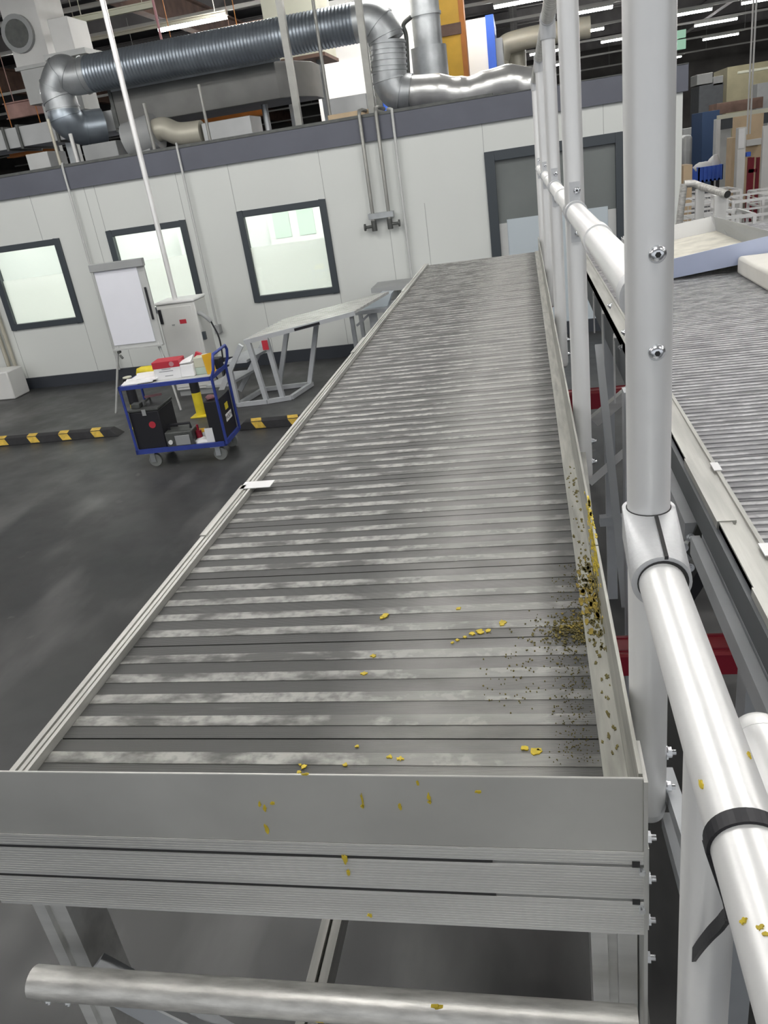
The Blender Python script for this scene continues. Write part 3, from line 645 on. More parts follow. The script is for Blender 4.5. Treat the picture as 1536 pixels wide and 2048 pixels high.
# cart
CL = (-3.46, 6.95, 0); CR = .06
t = thing('service_cart', 'blue two shelf service cart loaded with cases and boxes', 'cart', CL, CR)
def cb(name, m, mb, bevel=0, par=None): return mb.build(name, m, par or t, True, bevel=bevel)
hx, hy, zl_, zu = .47, .245, .17, .83
for (sx, sy) in ((-1, -1), (1, -1), (1, 1), (-1, 1)):
    x, y = sx*.34, sy*.19
    c_ = cb('caster', M['trolley_grey'], MB().tube((x+.03, y-.018, .065), (x+.03, y+.018, .065), .065, 20))
    cb('caster_fork', M['galv'], MB().box(x-.01, x+.04, y-.03, y-.022, .05, .145).box(x-.01, x+.04, y+.022, y+.03, .05, .145).box(x-.05, x+.05, y-.045, y+.045, .14, .15), par=c_)
cb('lower_deck', M['grey'], MB().box(-hx+.02, hx-.02, -hy+.02, hy-.02, .15, zl_))
cb('lower_rim', M['blue'], MB().box(-hx, hx, -hy, -hy+.025, .15, .195).box(-hx, hx, hy-.025, hy, .15, .195).box(-hx, -hx+.025, -hy, hy, .15, .195).box(hx-.025, hx, -hy, hy, .15, .195))
cb('upper_shelf', M['lgrey'], MB().box(-hx+.02, hx-.02, -hy+.02, hy-.02, zu-.02, zu))
cb('upper_rim', M['blue'], MB().box(-hx, hx, -hy, -hy+.022, zu-.025, zu+.012).box(-hx, hx, hy-.022, hy, zu-.025, zu+.012).box(-hx, -hx+.022, -hy, hy, zu-.025, zu+.012).box(hx-.022, hx, -hy, hy, zu-.025, zu+.012))
for sy in (-1, 1): cb('post', M['blue'], MB().tube((-hx+.012, sy*(hy-.012), .195), (-hx+.012, sy*(hy-.012), zu-.02), .013, 12))
hp = [(hx, -hy+.012, .17), (hx, -hy+.012, zu), (hx+.035, -hy+.012, zu+.07), (hx+.05, -hy+.015, zu+.16), (hx+.05, -hy+.05, zu+.205), (hx+.05, hy-.05, zu+.205), (hx+.05, hy-.015, zu+.16), (hx+.035, hy-.012, zu+.07), (hx, hy-.012, zu), (hx, hy-.012, .17)]
cb('push_handle', M['blue'], MB().sweep(hp, .0145, 12))
MC = Matrix.Translation(Vector(CL)) @ Matrix.Rotation(CR, 4, 'Z')
def cp(x, y, z): return MC @ Vector((x, y, z))
def cthing(name, label, cat, x, y, z, rz=0): return thing(name, label, cat, cp(x, y, z), CR+rz)
G = lambda par, name, m, mb, bevel=0: mb.build(name, m, par, True, bevel=bevel)
# left tool case with red badge
k_ = cthing('tool_case', 'large black tool case with round red badge on the cart lower shelf, left end', 'tool case', -.30, -.02, .171)
G(k_, 'body', M['black'], MB().box(-.155, .155, -.19, .19, 0, .40), .012)
G(k_, 'lid_rim', M['dark_metal'], MB().box(-.16, .16, -.195, .195, .40, .425), .006)
G(k_, 'badge', M['red'], MB().tube((.06, -.19, .26), (.06, -.195, .26), .034, 20))['label'] = 'round red badge'
G(k_, 'handle', M['dark_metal'], MB().sweep([(-.02, -.05, .425), (-.02, -.05, .46), (-.02, .08, .46), (-.02, .08, .425)], .01, 8))
G(k_, 'latch', M['grey'], MB().box(-.01, .03, -.2, -.195, .36, .42))
k_ = simple('wrench_set', MB().box(0, .17, 0, .035, 0, .02).xf(MC @ Matrix.Translation((-.36, .03, .64)) @ Matrix.Rotation(.3, 4, 'Z')), M['pink'], 'small pinkish tool laid across the handle of the left tool case', 'tool', bevel=.004)
k_ = simple('small_box', MB().box(-.43, -.34, -.17, -.08, .597, .64).xf(MC), M['dark_metal'], 'small dark red box on the front corner of the left tool case', 'box', bevel=.005)
# centre machine
k_ = cthing('tool_box', 'dark grey portable tool box at the front of the cart lower shelf', 'tool box', -.02, -.12, .171)
G(k_, 'body', M['dark_metal'], MB().box(-.12, .16, -.11, .08, 0, .17), .015)
G(k_, 'front_panel', M['grey'], MB().box(-.02, .13, -.118, -.11, .03, .13), .004)
G(k_, 'handle', M['black'], MB().sweep([(-.09, -.02, .17), (-.09, -.02, .22), (.13, -.02, .22), (.13, -.02, .17)], .013, 8))
G(k_, 'knob', M['white'], MB().tube((-.07, -.11, .07), (-.07, -.125, .07), .022, 14))
simple('dark_red_flask', MB().tube((.17, -.12, .171), (.17, -.12, .30), .03, 14).tube((.17, -.12, .30), (.17, -.12, .36), .012, 10).xf(MC), M['redbeam'], 'dark red bottle beside the dark grey tool box on the cart', 'bottle')
k_ = MB().ball((.20, -.15, .20), .085, .065, .032, 10, 6, .2, sm=False).xf(MC); simple('crumpled_paper', k_, M['paper'], 'crumpled white paper lying at the front of the cart lower shelf', 'paper')
k_ = MB().ball((.21, -.03, .215), .08, .07, .045, 10, 6, .2, sm=False).xf(MC); simple('crumpled_paper', k_, M['paper'], 'crumpled white wrapping behind the front paper on the lower shelf', 'paper')
simple('white_card', MB().box(.26, .34, -.19, -.185, .172, .33).xf(MC), M['paper'], 'upright white card leaning on the black box on the lower shelf', 'card')
simple('orange_roll', MB().tube((.13, -.02, .255), (.2, -.02, .255), .032, 14).tube((.13, -.02, .175), (.2, -.02, .175), .004, 6).xf(MC), M['orange'], 'orange yellow roll beside the white wrapping on the lower shelf', 'roll')
k_ = MB().ball((.23, .12, .20), .06, .06, .03, 10, 6, .25, sm=False).xf(MC); simple('white_rag', k_, M['paper'], 'white rag at the back of the cart lower shelf', 'rag')
# right black box with labels on its end
k_ = cthing('carton', 'black carton with white and yellow labels at the handle end of the cart', 'box', .38, .02, .171)
G(k_, 'body', M['black'], MB().box(-.07, .07, -.205, .205, 0, .42), .006)
G(k_, 'yellow_label', M['yellow'], MB().box(.07, .0715, -.02, .075, .27, .335))['label'] = 'yellow label'
lb = G(k_, 'white_label', M['paper'], MB().box(.07, .0715, -.06, .13, .16, .235)); lb['label'] = 'white label'
text_mesh('label_text', 'WÜRTH', .055, M['black'], Matrix.Translation((.0718, .035, .195)) @ Matrix.Rotation(PI/2, 4, 'Z') @ Matrix.Rotation(PI/2, 4, 'X'), lb)
k_ = MB().ball((.36, -.08, .61), .05, .06, .022, 10, 6, .2, sm=False).xf(MC); simple('brown_paper', k_, M['pink'], 'crumpled brownish paper on top of the black carton', 'paper')
# on the upper shelf
ZU = zu+.0
def sheets():
    for i, (x, y, w, h, rz, lab) in enumerate(((-.30, -.10, .28, .2, .2, 'loose white sheet at the left front corner of the cart top'), (-.25, -.02, .3, .21, -.15, 'white sheet in the middle of the paper pile on the cart top'),
                                          (-.22, .04, .3, .22, .35, 'white sheet uppermost of the paper pile on the cart top'), (-.36, -.17, .16, .1, .05, 'small white sheet overhanging the front of the cart top'))):
        z = ZU+.013+.010*i
        if i == 3: z = ZU+.014
        b = MB(); v = [(-w/2, -h/2, 0), (w/2, -h/2, .0), (w/2, h/2, .004), (-w/2, h/2, .012)]
        b.prism(v, (0, 0, .009)); b.xf(MC @ Matrix.Translation((x, y, z)) @ Matrix.Rotation(rz, 4, 'Z'))
        simple('paper_sheet', b, M['paper'], lab, 'paper', 'papers on the cart top')
sheets()
k_ = cthing('spray_can', 'yellow canister with dark blue cap lying behind the papers', 'can', -.27, .17, ZU+.05)
G(k_, 'body', M['yellow'], MB().sweep([(-.16, 0, -.03), (-.13, 0, .0), (-.1, 0, .005), (.04, 0, .005)], [.02, .042, .045, .045], 16))
G(k_, 'cap', M['frame'], MB().tube((.04, 0, .005), (.13, 0, .005), .043, 16)); G(k_, 'band', M['paper'], MB().tube((.075, 0, .005), (.09, 0, .005), .0445, 16))
k_ = cthing('carton', 'white cardboard box with red lid on the cart top', 'box', -.01, .0, ZU, .05)
G(k_, 'body', M['paper'], MB().box(-.13, .13, -.09, .09, 0, .125), .003)
G(k_, 'lid', M['red'], MB().box(-.135, .135, -.095, .095, .11, .175), .004)['label'] = 'red lid'
pr_ = MB()
for z, x0, x1 in ((.095, -.05, .04), (.075, -.08, .06), (.03, -.03, .05)): pr_.box(x0, x1, -.0915, -.09, z, z+.007)
G(k_, 'print_lines', M['grey'], pr_)
G(k_, 'lid_emblem', M['pink'], MB().tube((.06, -.095, .143), (.06, -.0965, .143), .024, 16))
k_ = cthing('paper_bag', 'crumpled white paper bag between the red lidded box and the handle', 'bag', .19, -.03, ZU)
G(k_, 'body', M['paper'], MB().prism([(-.07, -.06, 0), (.07, -.07, 0), (.075, .06, 0), (-.065, .07, 0)], (0.0, .01, .12)), .01)
G(k_, 'fold', M['paper'], MB().prism([(-.075, -.05, .125), (.06, -.06, .135), (.05, .07, .175), (-.07, .07, .13)], (0, .0, .012)), .004)
simple('cigarette_pack', MB().box(-.03, .03, -.02, .02, 0, .07).xf(MC @ Matrix.Translation((.25, .09, ZU+.125)) @ Matrix.Rotation(.5, 4, 'Y')), M['red'], 'small red and white packet on the bag pile at the cart top', 'packet', bevel=.003)
k_ = cthing('bottle_box', 'pale carton with green lower band by the cart handle', 'box', .31, .03, ZU)
G(k_, 'body', M['cream'], MB().box(-.05, .06, -.08, .08, .07, .165), .005); G(k_, 'green_band', M['pgreen'], MB().box(-.05, .06, -.08, .08, 0, .07), .005)
simple('orange_envelope', MB().box(-.05, .05, -.006, .006, 0, .19).xf(MC @ Matrix.Translation((.42, -.05, ZU)) @ Matrix.Rotation(.9, 4, 'Z') @ Matrix.Rotation(-.15, 4, 'X')), M['orange'], 'upright orange envelope beside the handle of the cart', 'envelope')
simple('black_tray', MB().box(.38, .46, .10, .22, ZU, ZU+.1).xf(MC), M['black'], 'black block at the back of the cart top by the handle', 'box', bevel=.006)

# aluminium work bench and steps by the wall
t = thing('step_platform', 'folding aluminium step platform with red tag behind the blue cart', 'steps', (-2.9, 8.95, 0))
TF = lambda px, py, Y: oY(px, py, Y)
p0 = Vector((-3.30, 8.65, .79)); p1 = Vector((-2.02, 9.0, .92)); dy = Vector((.30, .75, .07))
dk = MB(); dk.hexa([p0-Vector((0, 0, .03)), p1-Vector((0, 0, .03)), p1+dy-Vector((0, 0, .03)), p0+dy-Vector((0, 0, .03)), p0, p1, p1+dy, p0+dy])
for i in range(1, 10): q = p0+dy*(i/10); q2 = p1+dy*(i/10); dk.bar(q+Vector((0, 0, .004)), q2+Vector((0, 0, .004)), .03, .008)
dk.build('deck', M['alu'], t)
MB().bar(p0-Vector((0, .005, .025)), p1-Vector((0, .005, .025)), .02, .05).bar(p0-Vector((0.01, 0, .025)), p0+dy-Vector((.01, 0, .025)), .02, .05).build('edge_frame', M['grey_alu'], t)
m0 = p0.lerp(p1, .45)-Vector((0, .018, .03)); m1 = p0.lerp(p1, .68)-Vector((0, .018, .03)); MB().bar(m0, m1, .006, .03).build('grip_strip', M['black'], t)
feet = [Vector((-3.55, 8.62, .03)), Vector((-3.18, 8.65, .03)), Vector((-2.90, 8.73, .03)), Vector((-2.78, 9.3, .03)), Vector((-3.42, 9.25, .03))]
MB().bar(feet[0], feet[1], .05, .05).bar(feet[1], feet[2], .05, .05).bar(feet[2], feet[3], .05, .05).bar(feet[3], feet[4], .05, .05).bar(feet[4], feet[0], .05, .05).build('base_frame', M['grey_alu'], t)
for a_, b_ in ((p0+Vector((.03, .02, -.03)), Vector((-3.19, 8.66, .05))), (p0+Vector((.24, .06, -.01)), Vector((-3.0, 8.72, .05))), (p0+dy+Vector((.42, .02, 0.02)), Vector((-2.8, 9.27, .05))), (p0+dy+Vector((.04, -.02, -.03)), Vector((-3.2, 9.24, .05)))):
    MB().bar(b_, a_, .055, .055, (0, 1, 0)).build('leg', M['grey_alu'], t)
q = p0+Vector((.235, .02, -.08)); MB().box(q.x-.035, q.x+.035, q.y-.025, q.y-.012, q.z-.06, q.z+.05).build('tag', M['red'], t)['label'] = 'red tag'
for i, (x0, z) in enumerate(((-3.62, .56), (-3.90, .30))):
    MB().hexa([Vector(v) for v in ((x0, 8.62, z-.03), (x0+.30, 8.62, z-.03), (x0+.42, 9.25, z-.03), (x0+.12, 9.25, z-.03), (x0, 8.62, z), (x0+.30, 8.62, z), (x0+.42, 9.25, z), (x0+.12, 9.25, z))]).build('step', M['grey_alu'], t)
MB().bar((-3.85, 8.63, .04), (-3.35, 8.63, .74), .06, .04, (0, 1, 0)).build('stringer', M['grey_alu'], t)
MB().bar((-3.74, 9.26, .04), (-3.16, 9.3, .80), .06, .04, (0, 1, 0)).build('stringer', M['grey_alu'], t)
MB().bar((-3.55, 8.63, .05), (-3.55, 8.63, .5), .05, .05, (0, 1, 0)).build('strut', M['grey_alu'], t)
t = thing('work_trestle', 'grey trestle table at the end of the step platform by the wall', 'trestle', (-2.0, 9.8, 0))
MB().box(-2.30, -1.2, 9.75, 10.4, .74, .79).build('top', M['grey_alu'], t, bevel=.004)
for X, Y in ((-2.25, 9.8), (-1.25, 9.8), (-2.25, 10.35), (-1.25, 10.35)): MB().bar((X, Y, 0), (X, Y, .74), .05, .05, (0, 1, 0)).build('leg', M['grey_alu'], t)
MB().bar((-2.2, 9.8, .6), (-2.0, 9.8, .74), .03, .03, (0, 1, 0)).build('brace', M['grey_alu'], t)
MB().bar((-1.98, 9.85, .0), (-1.98, 9.85, .74), .10, .05, (0, 1, 0)).build('middle_leg', M['grey_alu'], t)
simple('plank_support', MB().prism([(-2.1, 9.85, .79), (-1.78, 9.85, .79), (-1.70, 9.85, .95), (-1.85, 9.85, .96)], (0, .2, 0)), M['lblue'], 'pale blue wedge block standing on the grey trestle', 'block', bevel=.005)
t = thing('far_bench', 'grey bench plank behind the platform edge against the office wall', 'bench', (-1.4, 10.3, 0))
MB().box(-2.02, -.8, 10.15, 10.7, .93, .99).build('plank', M['grey'], t)
for X in (-1.2, -.85): MB().box(X, X+.05, 10.45, 10.5, 0, .93).build('leg', M['grey_alu'], t)

# ================================================================ FOREGROUND WORK PLATFORM
D = CZ-.689
PX0, PXI, PXF, PX1 = -.736, -.706, .052, .083
PY0, PY1 = .618, 5.80
wp = thing('work_platform', 'long ribbed aluminium work platform in the foreground with yellow paint splashes', 'work platform', (-.33, 3.2, 0))
DB = deckmat('deck_plank', (.098, .099, .096), (.31, .305, .295), False, 160, (.0, .15, .31, .365))
DR = deckmat('deck_rib', (.125, .125, .12), (.43, .43, .41), True, 160, (.0, .15, .31, .365))
b = MB(); MOD = .2305; y = .596-.037; k = 0
yy = y
while yy < PY1-.02:
    ye = min(yy+MOD-.003, PY1); b.box(PXI, PX1-.002, max(yy, PY0+.004), ye, D-.03, D-.0010, 0)
    for i in range(4):
        a = yy+.025+i*.0515
        if a > PY0 and a+.022 < PY1: b.box(PXI+.001, PX1-.004, a, a+.022, D-.01, D, 1)
    yy += MOD
b.build('deck', [DB, DR], wp)
# left edge beam
b = MB(); z1 = D+.012
b.box(PX0, PXI, PY0, PY1, D-.125, z1-.004); b.box(PX0, PX0+.009, PY0, PY1, z1-.004, z1); b.box(PX0+.0125, PX0+.019, PY0, PY1, z1-.004, z1-.001); b.box(PXI-.006, PXI, PY0, PY1, z1-.004, z1+.001)
b.build('edge_beam', M['alu_y'], wp)
for y_ in (1.42, 3.1, 4.6): MB().box(PX0-.003, PX0+.012, y_, y_+.28, z1-.05, z1+.0025).build('joint_plate', M['alu_y'], wp)
q = oZ(515, 972, D+.01); MB().box(PX0+.002, q.x+.04, q.y-.022, q.y+.022, z1+.001, z1+.0025).build('tape_strip', M['tape'], wp)['label'] = 'silver tape strip'
# right toe board: angle profile in two lengths
for y0_, y1_ in ((PY0+.004, 1.118), (1.122, 3.55), (3.554, PY1)):
    MB().box(PXF, PX1, y0_, y1_, D, D+.004).box(PX1-.004, PX1, y0_, y1_, D+.004, D+.10).build('toe_board', M['toe'], wp)
MB().box(PX1, PX1+.006, PY0, PY1, D-.125, D+.0).build('side_beam', M['alu'], wp)
# front plate and beam with grooves
MB().box(PX0-.0, PX1, PY0-.003, PY0, D-.001, D+.10).build('front_plate', M['plate'], wp, bevel=.0008, seg=1)
b = MB(); yb = PY0-.004
prof = [(yb, D-.001), (yb, D-.019), (yb+.005, D-.0195), (yb+.005, D-.0235), (yb, D-.024), (yb, D-.071), (yb+.005, D-.0715), (yb+.005, D-.0755), (yb, D-.076), (yb, D-.128), (yb+.05, D-.128), (yb+.05, D-.004), (yb+.004, D-.001)]
for i in range(12): pass
b.prism([(PX0, a, z) for a, z in prof], (PX1-PX0, 0, 0))
b.build('front_beam', M['alu'], wp)
g = MB()
for i in range(30):
    z = D-.004-i*.0041
    if min(abs(z-(D-.0215)), abs(z-(D-.0735))) > .0045: g.box(PX0, PX1, yb-.0003, yb, z, z+.0007)
g.build('extruded_lines', M['plate'], wp)
g = MB()
for z in (D-.0215, D-.0735): g.box(PX0+.001, PX1-.16, yb+.0002, yb+.0052, z-.0018, z+.0018)  # dark strips paint shade into the grooves, ending where the beam reflects
g.build('groove_shade', M['dark_gap'], wp)
for zz in (D-.018, D-.075): MB().box(PX1-.012, PX1-.004, yb-.001, yb, zz-.004, zz+.004).build('slot_hole', M['dark_gap'], wp)
for zz in (D-.022, D-.08): MB().tube((PX1-.002, yb, zz-.004), (PX1-.002, yb-.006, zz-.004), .0035, 8).build('end_screw', M['bolt'], wp)
# side plate with bolts (right of the front corner)
MB().box(PX1+.0, PX1+.004, PY0-.006, PY0+.055, D-.44, D+.098).build('side_plate', M['plate'], wp)
for py in (1675, 1757, 1840, 1915):
    q = oY(1300, py, PY0+.03); MB().bolt((PX1+.004, PY0+.03, q.z), (1, 0, 0), .0072, .008).build('bolt', M['bolt'], wp)
# legs and braces
def slotleg(x0, x1, y, name='leg'):
    bb = MB(); bb.box(x0, x1, y, y+.06, 0, D-.128); c = (x0+x1)/2
    bb.box(x0, x1, y-.004, y, 0, D-.13) if 0 else None
    w = (x1-x0)
    bb2 = MB().box(x0, x0+w*.36, y-.008, y, 0, D-.128).box(x1-w*.42, x1, y-.008, y, 0, D-.128); bb2.v += []
    for f in bb.f: pass
    bb.add(bb2.v, bb2.f); return bb.build(name, M['alu'], wp)
for y_ in (PY0+.045, 2.4, 4.1, 5.65):
    slotleg(PX0+.0, PX0+.052, y_); slotleg(PX1-.056, PX1-.002, y_)
zt_ = CZ-.94
MB().tube((-.715, .59, zt_), (PX1-.01, .59, zt_), .0215, 28, hollow=.12).build('cross_tube', M['worn_tube'], wp)
for X in (-.70, -.67): MB().bolt((X, .585, zt_-.0205), (0, -.3, -1), .006, .007).build('bolt', M['bolt'], wp)
MB().bar((-.66, .63, zt_-.03), (-.20, .63, zt_-.42), .05, .03, (0, 1, 0)).build('brace', M['grey_alu'], wp)
MB().bar((-.60, .605, zt_-.02), (-.25, .605, zt_-.28), .006, .012, (0, 1, 0)).build('brace_edge', M['tube'], wp)
ql = Vector((-.50, 1.0, CZ-1.45)); MB().bar((-.50, .62, ql.z), (-.50, 5.7, ql.z), .018, .05).bar((-.475, .62, ql.z), (-.475, 5.7, ql.z), .018, .05).box(-.49, -.485, .62, 5.7, ql.z-.02, ql.z+.012).build('floor_rail', M['alu_y'], wp)
for y_ in (.66, 2.4, 4.1, 5.65): MB().box(PX0+.02, PX1-.02, y_, y_+.04, ql.z-.07, ql.z-.026).build('cross_bar', M['grey_alu'], wp)
# outer diagonal braces under the guard rail
MB().bar((PX1+.02, 1.86, D-.03), (PX1+.022, .68, D-.62), .02, .028).bar((PX1+.02, 1.89, D-.05), (PX1+.022, .70, D-.64), .022, .01).build('side_brace', M['alu_y'], wp)
MB().bar(oX(1333, 1550, .14), oX(1383, 1705, .14), .016, .022).bar(oX(1336, 1640, .135), oX(1400, 1870, .135), .016, .022).build('side_brace', M['grey_alu'], wp)
# yellow paint and dirt
EX, EY, EZ = Vector((1, 0, 0)), Vector((0, 1, 0)), Vector((0, 0, 1))
sp = MB()
def dsp(px, py, r, sy=1., z=D): q = oZ(px, py, z); s = dep(q)/F; sp.blob(q, EX, EY, r*s, r*s*1.3*sy, EZ, .0015)
for px, py, r in ((770, 1232, 9), (764, 1236, 5), (918, 1218, 6), (1006, 1245, 9), (1004, 1250, 6), (1072, 1503, 13), (1050, 1497, 8), (1080, 1500, 6), (728, 1348, 7), (746, 1312, 7), (780, 1514, 7), (801, 1518, 8), (690, 1531, 7), (607, 1534, 8), (598, 1545, 5), (600, 1530, 4), (715, 1493, 5), (930, 1275, 6), (945, 1268, 7), (960, 1264, 9), (975, 1262, 7), (915, 1281, 5), (905, 1286, 4)): dsp(px, py, r, .7)
tag(sp.build('paint_splash', M['yellow_paint'], wp), 'yellow paint splashes on the deck', kind='stuff')
sp = MB()
for i in range(420):
    px = 1172-abs(random.gauss(0, 48)); py = random.gauss(1258, 16)+(1172-px)*.02
    dsp(px, py, random.uniform(.7, 2.6), 1)
for i in range(60): dsp(random.uniform(960, 1150), random.gauss(1370, 30), random.uniform(.8, 2))
for i in range(60): dsp(random.uniform(1010, 1175), random.gauss(1310, 24), random.uniform(.8, 2))
sp.build('dirt_specks', M['olive_dirt'], wp)['kind'] = 'stuff'
sp = MB()
for i in range(330):
    yv = random.gauss(1.14, .075) if i % 3 else random.uniform(.75, 1.7); q = Vector((PXF+.003+abs(random.gauss(0, .016)) if i % 2 else PX1-.006-abs(random.gauss(0, .008)), yv, D+.004)); r = random.uniform(.0008, .0032)
    if q.x < PX1-.005: sp.blob(q, EX, EY, r, r*2.2, EZ, .0009)
for i in range(90): q = Vector((PX1-.0042, random.gauss(1.12, .07), D+.006+abs(random.gauss(0, .018)))); r = random.uniform(.001, .004); sp.blob(q, EY, EZ, r*2, r, -EX, .0009)
sp.build('dirt_specks', M['olive_dirt'], wp)['kind'] = 'stuff'
sp = MB()
for i in range(150): q = Vector((PX1-.0042, random.gauss(1.17, .07), D+.098-abs(random.gauss(0, .03)))); r = random.uniform(.0015, .004); sp.blob(q, EY, EZ, r*2.6, r, -EX, .0008)
for i in range(40): q = Vector((PX1-.002+random.uniform(-.001, .002), random.gauss(1.25, .035), D+.0995)); sp.blob(q, EY, EX, .005, .0022, EZ, .0015)
sp.build('paint_splash', M['yellow_paint'], wp)['kind'] = 'stuff'
sp = MB()
for i in range(36): q = Vector((PX1-.006-abs(random.gauss(0, .011)), random.gauss(1.13, .05), D+.0042)); r = random.uniform(.002, .0045); q.x = min(q.x, PX1-.004-r); sp.blob(q, EX, EY, r, r*3, EZ, .0008, 17)
for i in range(45):
    px = 1170-abs(random.gauss(0, 30)); py = random.gauss(1250, 11); dsp(px, py, random.uniform(1.6, 4), .8)
sp.build('mustard_smear', M['mustard_dirt'], wp)['kind'] = 'stuff'
sp = MB()
for i in range(500): dsp(random.gauss(1140+(.1)*0, 26) if 0 else min(1196, 1120+random.gauss(30, 22)), random.uniform(1130, 1530), random.uniform(.5, 1.6), .5)
sp.build('grime_specks', M['olive_dirt'], wp)['kind'] = 'stuff'
sp = MB()
for px, py, ru, rv in ((520, 1608, 3.5, 8), (530, 1616, 3.5, 9), (533, 1657, 5, 14), (725, 1600, 3, 20), (858, 1594, 4, 12), (956, 1583, 6, 5), (800, 1613, 5, 8), (545, 1606, 5, 5), (860, 1604, 5, 5), (612, 1548, 9, 4), (835, 1565, 4, 7), (725, 1612, 4, 5)):
    q = oY(px, py, PY0-.003); s = dep(q)/F; sp.blob(q, EX, EZ, ru*s, rv*s, -EY, .0012)
for px, py, ru, rv in ((690, 1718, 6, 16), (697, 1745, 4, 10), (740, 1830, 6, 5)):
    q = oY(px, py, yb-.0005); s = dep(q)/F; sp.blob(q, EX, EZ, ru*s, rv*s, -EY, .0012)
for px, py, ru, rv in ((640, 2035, 12, 8), (875, 2010, 12, 4)):
    q = oY(px, py, .573); s = dep(q)/F; sp.blob(q, EX, EZ, ru*s, rv*s, -EY, .004)
sp.build('paint_splash', M['yellow_paint'], wp)['kind'] = 'stuff'

# ---------------------------------------------------------------- guard rail of that platform
gr = thing('guard_rail', 'tall silver tube guard rail along the right side of the foreground platform', 'guard rail', (.108, 3.2, D-.1))
RX, RR = .1085, .0215
posts = (.765, 1.87, 3.0, 4.25, 5.62)
ZM, ZT = CZ-.147, CZ+.365
for i, y_ in enumerate(posts):
    zb_ = CZ-.795
    p_ = MB().tube((RX, y_, zb_+.02), (RX, y_, ZT-.03), RR, 32)
    p_.tube((RX, y_, zb_+.008), (RX, y_, zb_+.02), RR*.88, 32, RR); p_.tube((RX, y_, zb_), (RX, y_, zb_+.008), RR*.5, 32, RR*.88)
    po = p_.build('post', M['tube'], gr)
    for z in (zb_+.05, zb_+.105): MB().bolt((RX+RR-.001, y_, z), (1, 0, .0), .0065, .007).build('post_bolt', M['bolt'], po)
    # T fitting under the top rail
    MB().sweep([(RX, y_, ZT-.06), (RX, y_, ZT-.03), (RX, y_, ZT-.008)], [RR+.003, RR+.004, RR+.004], 24).tube((RX, y_-.035, ZT), (RX, y_+.035, ZT), RR+.0035, 24).build('top_fitting', M['casting'], gr)
    # saddle brackets of the mid rail
    for sgn in ((1,) if i == 0 else (-1, 1)):
        if i == len(posts)-1 and sgn == 1: continue
        s_ = MB(); yf = y_+sgn*(RR-.0005)
        s_.box(RX-.011, RX+.011, min(yf, yf+sgn*.004), max(yf, yf+sgn*.004), ZM-.062, ZM+.062); s_.tube((RX, yf, ZM), (RX, yf+sgn*.03, ZM), RR+.003, 24)
        s_.build('rail_bracket', M['casting'], gr)
    for z in (ZM-.044, ZM+.044):
        yf = y_-RR-(.0 if i == 0 else .0035); MB().sweep([(RX+.004, yf, z), (RX+.004, yf-.0015, z), (RX+.004, yf-.003, z), (RX+.004, yf-.0055, z), (RX+.004, yf-.006, z)], [.0078, .0078, .0068, .0052, .003], 20).tube((RX+.004, yf-.0058, z), (RX+.004, yf-.0064, z), .0027, 6, mi=1).build('bracket_bolt', [M['bolt'], M['dark_gap']], gr)
for a_, b_ in zip(posts[:-1], posts[1:]):
    MB().tube((RX, a_+RR, ZM), (RX, b_-RR, ZM), RR-.001, 32).build('mid_rail', M['worn_tube'] if 0 else M['tube'], gr)
    MB().tube((RX, (a_+b_)/2-.03, ZM), (RX, (a_+b_)/2+.03, ZM), RR+.0015, 32).build('rail_sleeve', M['tube'], gr)
MB().tube((RX, -.6, ZT), (RX, posts[-1]+.05, ZT), RR, 32).build('top_rail', M['worn_tube'], gr)
# cast elbow carrying the lower rail towards the viewer
ZL = CZ-.400; y0_ = posts[0]
rx2 = RX
bm = bmesh.new(); ring = lambda f: [bm.verts.new(f(2*PI*i/32)) for i in range(32)]
ring(lambda a: (RX+math.cos(a)*(RR+.0052), y0_+math.sin(a)*(RR+.0052), ZL+.040)); ring(lambda a: (RX+math.cos(a)*(RR+.0052), y0_+math.sin(a)*(RR+.0052), ZL+.006))
ring(lambda a: (rx2+math.cos(a)*(RR+.0066), y0_-.088, ZL+math.sin(a)*(RR+.0066))); ring(lambda a: (rx2+math.cos(a)*(RR+.0066), y0_-.066, ZL+math.sin(a)*(RR+.0066)))
bmesh.ops.convex_hull(bm, input=bm.verts); bm.verts.ensure_lookup_table(); bm.verts.index_update()
e = MB(); e.add([v.co.copy() for v in bm.verts], [[v.index for v in f.verts] for f in bm.faces], 0, True); bm.free()
eo = e.build('cast_elbow', M['casting'], gr)
MB().tube((rx2+.0012, y0_-.0875, ZL), (rx2+.0012, y0_-.0888, ZL), RR+.0024, 32).build('socket_gap', M['dark_gap'], eo)
MB().tube((RX, y0_, ZL+.0395), (RX, y0_, ZL+.0406), RR+.0012, 32).build('sleeve_gap', M['dark_gap'], eo)
MB().bar((rx2+.004, y0_-RR-.004, ZL+.0405), (rx2+.004, y0_-.089, ZL+.0275), .0035, .004).build('clamp_slot', M['dark_gap'], eo)
LR = MB().tube((rx2, y0_-.05, ZL), (rx2, -.5, ZL), RR, 36).build('lower_rail', M['tube'], gr)
MB().tube((rx2+.006, .475, 0), (rx2+.006, .475, ZL-RR+.006), RR, 32).build('support_post', M['tube'], gr)
sp = MB()
for px, py, ru, rv in ((1403, 1568, 5, 14), (1488, 1842, 10, 8), (1520, 1856, 10, 7), (1532, 1868, 8, 7), (1498, 1510, 5, 10)):
    d_ = ray(px, py).normalized(); c_ = CAMP; # nearest point of the ray to the rail surface
    best = None
    for i in range(200, 1400):
        p_ = c_+d_*(i*.001); rr = math.hypot(p_.x-rx2, p_.z-ZL)
        if rr <= RR+.0004: best = p_; break
    if best is not None:
        nn = Vector((best.x-rx2, 0, best.z-ZL)).normalized(); s = dep(best)/F; sp.blob(best-nn*.001, EY, EY.cross(nn), rv*s, ru*s, nn, .0018)
